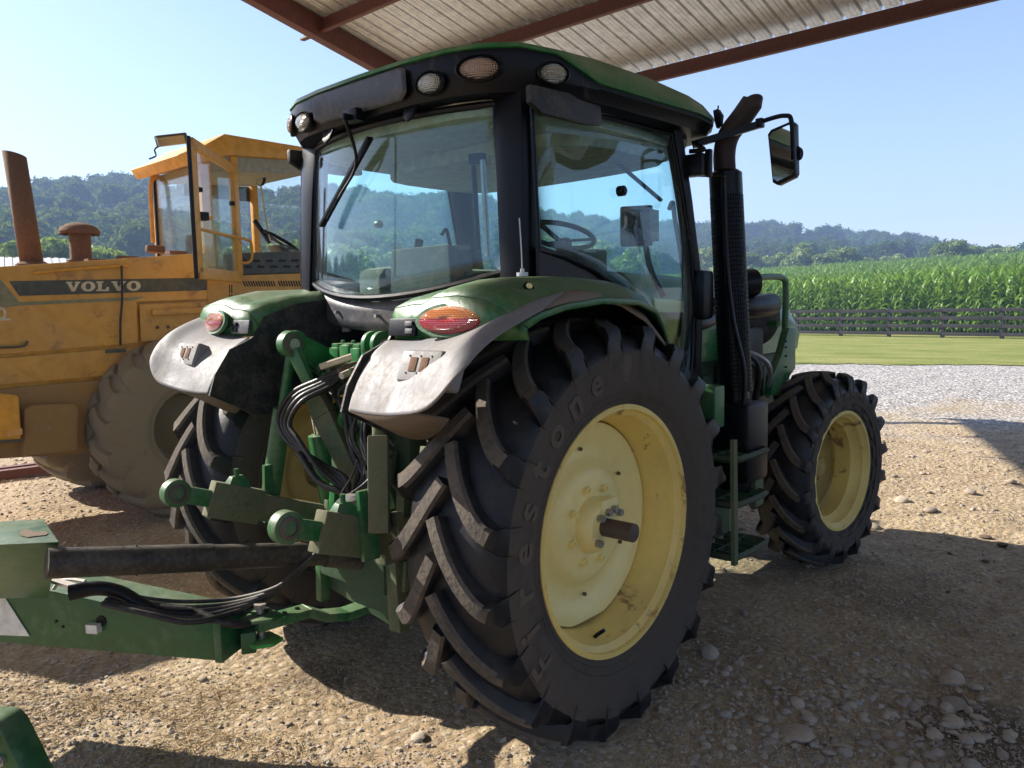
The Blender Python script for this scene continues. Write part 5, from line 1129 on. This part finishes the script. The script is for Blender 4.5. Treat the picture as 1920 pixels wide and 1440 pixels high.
# ------------------------------------------------------------------ mower-type implement hitched behind: tongue, gearbox cover, drive shaft, hoses
def zp(px, py, z): return atz(px, py, z)
impl = thing('trailed_implement', zp(60, 1190, .0)*1.0, 'green steel tongue of a trailed implement hitched to the tractor drawbar', 'implement')
A0, A1 = zp(415, 1240, .43), zp(-260, 1183, .43); td = (A1-A0); td.z = 0; td.normalize(); tn = V((-td.y, td.x, 0)); tn = tn if tn.dot(CAM-A0) > 0 else -tn
LN = 1.40; Wt = .22
def tg(s, w, z): p = A0+td*s-tn*(Wt/2)+tn*w; return V((p.x, p.y, z))
tb2 = MB().loft([[tg(s, w, z) for w, z in ((Wt/2, .43), (Wt/2, zt), (-Wt/2, zt), (-Wt/2, .43))] for s, zt in ((0, .575), (.15, .585), (1.0, .70), (LN, .72))]).build('tongue', 'mower_green', impl, bevel=.006)
MB().loft([[tg(s, w, z) for w, z in ((Wt/2+.012, .428), (Wt/2+.012, .585), (-Wt/2-.012, .585), (-Wt/2-.012, .428))] for s in (-.012, .020)]).build('tongue_end_plate', 'mower_green', tb2, bevel=.003)
MB().prism([tg(.86, Wt/2+.002, .47), tg(1.0, Wt/2+.002, .68), tg(1.38, Wt/2+.002, .70), tg(1.38, Wt/2+.002, .45)], tn*.003).build('tongue_decal', 'sticker', tb2, smooth=0)
for s, z, r_ in ((.52, .555, .022), (.70, .52, .006), (.73, .54, .006)): MB().cyl(tg(s, Wt/2, z), tg(s, Wt/2+.004, z), r_, n=16).build('tongue_hole', 'black_plastic', tb2)
MB().box(tg(.545, Wt/2+.004, .53), (.05, .05, .035), Matrix.Rotation(math.atan2(td.y, td.x), 3, 'Z')).build('tongue_tag', 'sticker', tb2)
# clevis and pin at the drawbar
cl0 = tg(-.02, 0, .47); pin = V((-.07, -1.00, .48))
MB().beam(cl0, V((pin.x, pin.y, .47))+(V((pin.x, pin.y, .47))-cl0).normalized()*-.02, .10, .085).build('hitch_neck', 'mower_green', impl, bevel=.006)
MB().prism([V((pin.x+x, pin.y+y, .452)) for x, y in ((-.07, -.03), (-.03, -.07), (.05, -.06), (.085, 0), (.06, .06), (-.04, .06))], (0, 0, .014)).build('hitch_plate', 'green_bright', impl, bevel=.003)
MB().prism([V((pin.x+x, pin.y+y, .552)) for x, y in ((-.07, -.03), (-.03, -.07), (.05, -.06), (.085, 0), (.06, .06), (-.04, .06))], (0, 0, .014)).build('hitch_plate', 'green_dusty', impl, bevel=.003)
MB().cyl(pin-V((0, 0, .04)), pin+V((0, 0, .115)), .016, n=16).cyl(pin+V((0, 0, .11)), pin+V((0, 0, .128)), .026, n=6).build('hitch_pin', 'steel', impl)
# gearbox cover: a folded green box with a keyhole
bt = [zp(*q, 1.0) for q in ((-110, 984), (82, 972), (112, 1016), (-110, 1026))]
bb = [V((p.x, p.y, 0)) for p in (zp(-120, 1092, .70), zp(62, 1098, .70), zp(92, 1122, .66), zp(-120, 1124, .66))]
bxm = MB().loft([[V((p.x, p.y, .66)) for p in bb], bt], True).build('gearbox_cover', 'mower_green', impl, bevel=.008)
kh = [(36, 999), (44, 993), (56, 994), (64, 998), (84, 997), (91, 1000), (86, 1004), (66, 1006), (52, 1008), (40, 1005)]
MB().prism([zp(x, y, 1.0015) for x, y in kh], (0, 0, .002)).build('keyhole_slot', 'fender_mud', bxm, smooth=0)
# drive shaft guard tube
s0, s1 = V((.02, -.58, .73)), zp(100, 1056, .93); sd = (s1-s0).normalized()
pt = MB().cyl(s0+sd*.10, s1, .048, n=32).build('drive_shaft_guard', 'black_dusty', impl)
MB().cyl(s0+sd*.62, s1+sd*.02, .0515, n=32).build('shaft_outer_guard', 'black_dusty', pt)
MB().cyl(s0, s0+sd*.16, .075, .055, n=28).build('shaft_cone', 'black_dusty', pt)
MB().tube([s0+sd*.88+V((0, 0, .055)), s0+sd*.88+tn*.055, s0+sd*.885-V((0, 0, .055))], .004, 6).build('shaft_chain', 'black_plastic', pt)
MB().prism([s0+sd*.13+V((.02, -.03, .03)), s0+sd*.19+V((.02, -.03, .03)), s0+sd*.19+V((.03, -.045, -.005)), s0+sd*.13+V((.03, -.045, -.005))], (.002, -.002, 0)).build('warning_label', 'red_sticker', pt, smooth=0)
# hoses: from the couplers, looping left, then down and along the tongue
def hose(pts, r_, name='hydraulic_hose', mat='hose'): return MB().tube(pts, r_, 10, sub=7).build(name, mat, impl, smooth=60)
Y = lambda px, py, y: aty(px, py, y)
for k in range(4):
    o_ = 5*k; q = .018*k
    hose([Y(648, 690+o_*.6, -.60), Y(600+o_, 712+o_, -.68), Y(548+o_*1.2, 738+o_, -.72-q), Y(522+o_*1.4, 785+o_*.6, -.74-q), Y(545+o_, 832-o_*.5, -.74-q), Y(600, 868+o_*.9, -.72-q), Y(650, 900+o_*1.6, -.72), Y(648+o_*.5, 945, -.70)], .0105 if k % 2 else .013)
hose([Y(600, 718, -.62), Y(640, 760, -.66), Y(655, 830, -.66), Y(672, 880, -.66), Y(660, 935, -.68)], .010)
hose([Y(610, 715, -.62), Y(655, 775, -.65), Y(662, 850, -.65), Y(690, 890, -.66), Y(670, 940, -.68)], .009)
hose([Y(560, 850, -.80), Y(600, 905, -.78), Y(640, 925, -.74), Y(645, 960, -.72)], .014)
for a_, b_ in (((670, 862), (640, 925)), ((690, 915), (635, 945)), ((650, 930), (700, 890))): MB().tube([Y(*a_, -.78), Y((a_[0]+b_[0])/2+4, (a_[1]+b_[1])/2, -.79), Y(*b_, -.77)], .004, 6).build('tie_strap', 'hose', impl)
MB().tube([Y(628, 952, -.80), Y(648, 940, -.80), Y(668, 938, -.79), Y(684, 930, -.77)], .022, 8, rr=lambda q: .014+.014*math.sin(q*3.1)).build('hose_wrap', 'grey_plastic', impl)
for k in range(9):
    a_, b_ = rg.uniform(-12, 12), rg.uniform(-14, 14)
    hose([Y(650+a_, 700+b_, -.58), Y(676+a_, 760+b_, -.62), Y(668+a_*1.5, 830+b_, -.66), Y(690+a_, 890+b_, -.66), Y(662+a_*.6, 950+b_, -.68)], rg.uniform(.006, .011), mat=('hose', 'black_dusty')[k % 2])
for k in range(5):
    o_ = 6*k
    hose([Y(655-o_*.8, 985, -.72-.01*k), Y(612-o_, 1020+o_, -.78), Y(565-o_, 1062+o_*1.1, -.86), Y(520-o_, 1100+o_*1.1, -.95), zp(440-o_, 1122+o_*1.4, .60), zp(350, 1128+o_*1.6, .615), zp(275, 1122+o_*1.2, .66), zp(215-o_, 1108+o_, .70)], .0085 if k < 2 else .0115, mat='hose' if k > 1 else 'black_dusty')
hose([zp(500, 1150, .56), zp(470, 1168, .55), zp(420, 1168, .58), zp(360, 1146, .62), zp(300, 1140, .64)], .016)
MB().tube([zp(130, 1112, .74), zp(180, 1103, .745), zp(225, 1110, .72), zp(262, 1130, .68), zp(300, 1146, .645), zp(360, 1150, .62)], .03, 12, rr=lambda q: .030-.012*q).build('hose_sleeve', 'black_plastic', impl)
MB().tube([zp(100, 1105, .69), zp(112, 1090, .72), zp(128, 1086, .74), zp(160, 1090, .74)], .007, 8).build('hose_hook', 'galvanised', impl)
MB().beam(zp(95, 1086, .74), zp(150, 1104, .73), .03, .012).build('hose_rack', 'galvanised', impl)
# lower corner bracket with bolts at the frame edge
pp0 = zp(20, 1400, .50)
def tpl(px, py, o_=0.0): d = ray(px, py); return CAM+d*((pp0+tn*o_-CAM).dot(tn)/d.dot(tn))
wb = MB().prism([tpl(*q) for q in ((-70, 1352), (-26, 1354), (-12, 1358), (2, 1372), (18, 1404), (56, 1480), (-70, 1500))], tn*-.10).build('wing_bracket', 'mower_green', impl, bevel=.01)
for px_, py_, r_ in ((-16, 1385, .020), (2, 1425, .013)):
    c = tpl(px_, py_); MB().cyl(c, c+tn*.010, r_*1.35, n=20).build('washer', 'black_plastic' if r_ > .015 else 'steel', wb); MB().cyl(c+tn*.010, c+tn*.024, r_*.8, n=6).build('bolt', 'steel', wb)
# ------------------------------------------------------------------ stones, pebbles, straw
m, t, out = mk('stone'); L = t.links.new
tc = N(t, 'TexCoord'); oi = N(t, 'ObjectInfo'); n1 = noiset(t, tc.outputs['Object'], 9, 7, .65); n2 = noiset(t, tc.outputs['Object'], 60, 4, .6)
c1 = ramp(t, oi.outputs['Random'], [(0, (.26, .235, .205)), (.35, (.40, .34, .27)), (.65, (.52, .45, .36)), (1, (.36, .35, .33))])
c2 = mixc(t, ramp(t, n1, [(.42, (0, 0, 0)), (.66, (.8, .8, .8))]), c1, (.32, .235, .16))
b = N(t, 'BsdfPrincipled', Roughness=.9); b.inputs['Specular IOR Level'].default_value = .2; L(c2, b.inputs['Base Color'])
bp = N(t, 'Bump', Strength=.5, Distance=.004); L(n2, bp.inputs['Height']); L(bp.outputs[0], b.inputs['Normal']); L(b.outputs[0], out.inputs[0])
def stone_mesh(seed, sub=2, name='stone'):
    bm = bmesh.new(); bmesh.ops.create_icosphere(bm, subdivisions=sub, radius=1); rg = random.Random(seed); o_ = V((seed*3.1, 0, 0)); sx, sy, sz = rg.uniform(.8, 1.25), rg.uniform(.6, 1), rg.uniform(.45, .75)
    pl = [(V((rg.gauss(0, 1), rg.gauss(0, 1), rg.gauss(0, 1))).normalized(), rg.uniform(.62, .9)) for _ in range(7)]
    for v_ in bm.verts:
        p = v_.co*(1+.22*noise.noise(v_.co*1.3+o_)+.08*noise.noise(v_.co*3.5+o_))
        for n_, h_ in pl:
            d = p.dot(n_)
            if d > h_: p = p-n_*(d-h_)*.85
        v_.co = V((p.x*sx, p.y*sy, p.z*sz))
    me = bpy.data.meshes.new(name); bm.to_mesh(me); bm.free(); me.shade_smooth(); me.set_sharp_from_angle(angle=R(38)); me.materials.append(M['stone']); return me
smesh = [stone_mesh(i) for i in range(10)]
rg = random.Random(21)
def put_stone(px, py, size, label, group, k=None, sink=.25):
    p = atz(px, py, 0); z = groundz(p.x, p.y)
    if (abs(p.x-.77) < .36 and abs(p.y) < .35) or (abs(p.x-.77) < .3 and abs(p.y-2.66) < .3): return
    o = bpy.data.objects.new('stone', smesh[rg.randrange(10) if k is None else k]); C.objects.link(o); o.location = (p.x, p.y, z+size*(.5-sink)); o.scale = (size, size, size*.75)
    o.rotation_euler = (rg.uniform(-.3, .3), rg.uniform(-.3, .3), rg.uniform(0, 6.28)); tag(o, label, 'stone', group)
BIG = [(1788, 1312, .048, 'large rounded tan stone at the right, topmost of a pair'), (1786, 1345, .044, 'flat-topped pale stone just below the large rounded tan one'), (1495, 1375, .058, 'widest flat grey-brown slab in the lower right foreground'),
       (1790, 1268, .055, 'long grey flat stone above the rounded tan stones'), (1830, 1285, .036, 'pale upright stone right of the long grey flat stone'), (1330, 1228, .045, 'grey flat slab beside the tread of the big rear tyre'),
       (1395, 1155, .030, 'grey angular stone, highest of the cluster beside the rear tyre'), (1425, 1350, .030, 'pale flat grey stone left of the widest slab'), (1575, 1338, .024, 'small round cream stone between the slabs in the foreground'),
       (1582, 1398, .036, 'grey block-like stone at the bottom of the stone band'), (1372, 1404, .022, 'lone tan stone at the bottom, left of the stone band'), (1835, 1340, .036, 'dark blue-grey stone near the right edge'),
       (1715, 1423, .030, 'pale oval stone at the bottom right edge'), (1825, 1424, .034, 'tan rounded stone at the bottom right corner'), (785, 1385, .030, 'pale sunlit stone on the dirt patch in front of the rear tyre'),
       (1605, 1225, .020, 'small pointed stone alone in the middle of the shaded dirt'), (1698, 1240, .020, 'small flat pale stone right of the pointed one'), (380, 1268, .024, 'single grey stone on the straw-strewn dirt under the tongue'),
       (1690, 940, .055, 'pale sunlit stone nearest the front tyre'), (1820, 925, .05, 'sunlit stone with a twig beside it near the right edge'), (1895, 905, .05, 'light stone in the sun at the right edge'),
       (1745, 958, .05, 'flat pale stone at the edge of the shadow'), (1640, 988, .055, 'brown block wedged behind the front tyre')]
for px, py, s, lb in BIG: put_stone(px, py, s*1.15, lb, 'larger loose stones')
for i in range(262):
    px = rg.gauss(1580, 200); py = 1325+rg.gauss(0, 62)+(px-1600)*.03
    if not (1290 < px < 1915 and 1190 < py < 1436): continue
    put_stone(px, py, rg.uniform(.013, .034)*(1.2 if py > 1300 else .9), 'fist-sized stone among many in the stony band at lower right', 'stones of the stony band', sink=.42)
for i in range(20):
    put_stone(rg.uniform(1320, 1910), rg.uniform(1020, 1230), rg.uniform(.008, .018), 'small stone scattered on the shaded dirt behind the tractor', 'small stones on the shaded dirt', sink=.3)
for i in range(22):
    put_stone(rg.uniform(1670, 1915), rg.uniform(840, 965), rg.uniform(.014, .034), 'small sunlit stone on the dirt right of the front tyre', 'sunlit stones right of the front tyre')
for i in range(14):
    put_stone(rg.uniform(30, 850), rg.uniform(1260, 1436), rg.uniform(.007, .016), 'small stone on the sunlit straw-strewn dirt at lower left', 'small stones on the sunlit dirt')
# dark clods near the right edge
paint('clod_soil', (.045, .03, .02), .95, dust=.2, bump=.1)
cm = [stone_mesh(60+i, 2, 'dirt_clod') for i in range(3)]
for q in cm: q.materials[0] = M['clod_soil']
for i, (px, py, s, lb) in enumerate(((1848, 1005, .05, 'largest dark clod at the shadow edge near the right border'), (1880, 1018, .045, 'dark clod right of the largest one'), (1780, 1035, .02, 'small dark clod with a straw beside it'), (1848, 1048, .03, 'dark crumb below the largest clod'), (1778, 1105, .016, 'small dark clod alone on the shaded dirt'))):
    p = atz(px, py, 0); o = bpy.data.objects.new('dirt_clod', cm[i % 3]); C.objects.link(o); o.location = (p.x, p.y, groundz(p.x, p.y)+s*.3); o.scale = (s, s*.9, s*.6); o.rotation_euler = (0, 0, i*1.1); tag(o, lb, 'dirt clod', 'dark clods at the right')
# pebbles
pk = [bpy.data.objects.new('pebble_kind_%d' % i, stone_mesh(100+i, 1, 'pebble')) for i in range(5)]
pts = []
for i in range(62000):
    u = rg.random()
    px = rg.uniform(-60, 1980); py = 1500-(1500-800)*(rg.random()**1.25)
    p = atz(px, py, 0); dep = (p-CAM).dot(_fw)
    nn_ = noise.noise((p.x*.9, p.y*.9, 11))
    if rg.random() > .62+nn_*.9: continue
    if abs(p.x-.77) < .24 and abs(p.y) < .22: continue
    s = rg.uniform(.0022, .0065)*(1+rg.random()**6*2.2)*(1 if dep < 4.5 else dep/4.5)
    pts.append((p.x, p.y, groundz(p.x, p.y)+s*.15, rg.uniform(-.5, .5), rg.uniform(-.5, .5), rg.uniform(0, 6.28), s, rg.randrange(5)))
scatter('pebbles', pk, pts, 'fine pebbles and grit strewn over the dirt yard', 'pebbles')
# straw
paint('straw', (.50, .37, .19), .8, dust=.1)
st_ = MB()
for i in range(6500):
    if i % 5: px, py = rg.gauss(260, 230), 1345+rg.gauss(0, 75)
    else: px, py = rg.uniform(0, 1920), rg.uniform(1060, 1440)
    if not (-40 < px < 1940 and 1060 < py < 1500): continue
    p = atz(px, py, 0); z = groundz(p.x, p.y)+.003
    if i % 5 and noise.noise((p.x*2.2, p.y*2.2, 4)) < -.15: continue
    if abs(p.x-.77) < .27 and abs(p.y) < .3: continue
    a = rg.uniform(0, 6.28); l_ = rg.uniform(.012, .055)*(1.6 if rg.random() < .06 else 1); w_ = rg.uniform(.0006, .0014); c_, s_ = math.cos(a), math.sin(a); bnd = rg.uniform(-.35, .35); hz = rg.uniform(0, .010)
    vv = []
    for k in range(4):
        q = k/3-.5; x = p.x+c_*q*l_-s_*bnd*l_*q*q; y = p.y+s_*q*l_+c_*bnd*l_*q*q; zz = z+hz*(q+.5)+.002
        vv += [(x-s_*w_, y+c_*w_, zz), (x+s_*w_, y-c_*w_, zz), (x, y, zz+w_*1.3)]
    fs = [f for k in range(3) for f in ((3*k, 3*k+1, 3*k+4, 3*k+3), (3*k+1, 3*k+2, 3*k+5, 3*k+4), (3*k+2, 3*k, 3*k+3, 3*k+5))]
    st_.add(vv, fs)
tag(st_.build('straw_litter', 'straw', None, smooth=0, origin=(0, 0, 0), fix=False), 'dry straw bits littering the sunlit dirt', 'straw', kind='stuff')
# ------------------------------------------------------------------ summer haze in the air
hz_ = MB().box((0, 0, 38), (1300, 1300, 80)).build('haze', 'black_plastic', None, smooth=0)
m, t, out = mk('haze_air'); pv = N(t, 'VolumePrincipled'); pv.inputs['Color'].default_value = (.44, .64, 1.0, 1); pv.inputs['Density'].default_value = .0014; pv.inputs['Anisotropy'].default_value = .1
t.links.new(pv.outputs[0], out.inputs['Volume']); hz_.data.materials[0] = m; tag(hz_, kind='stuff'); tag(hz_, 'thin bluish summer haze over the far hills', 'haze')
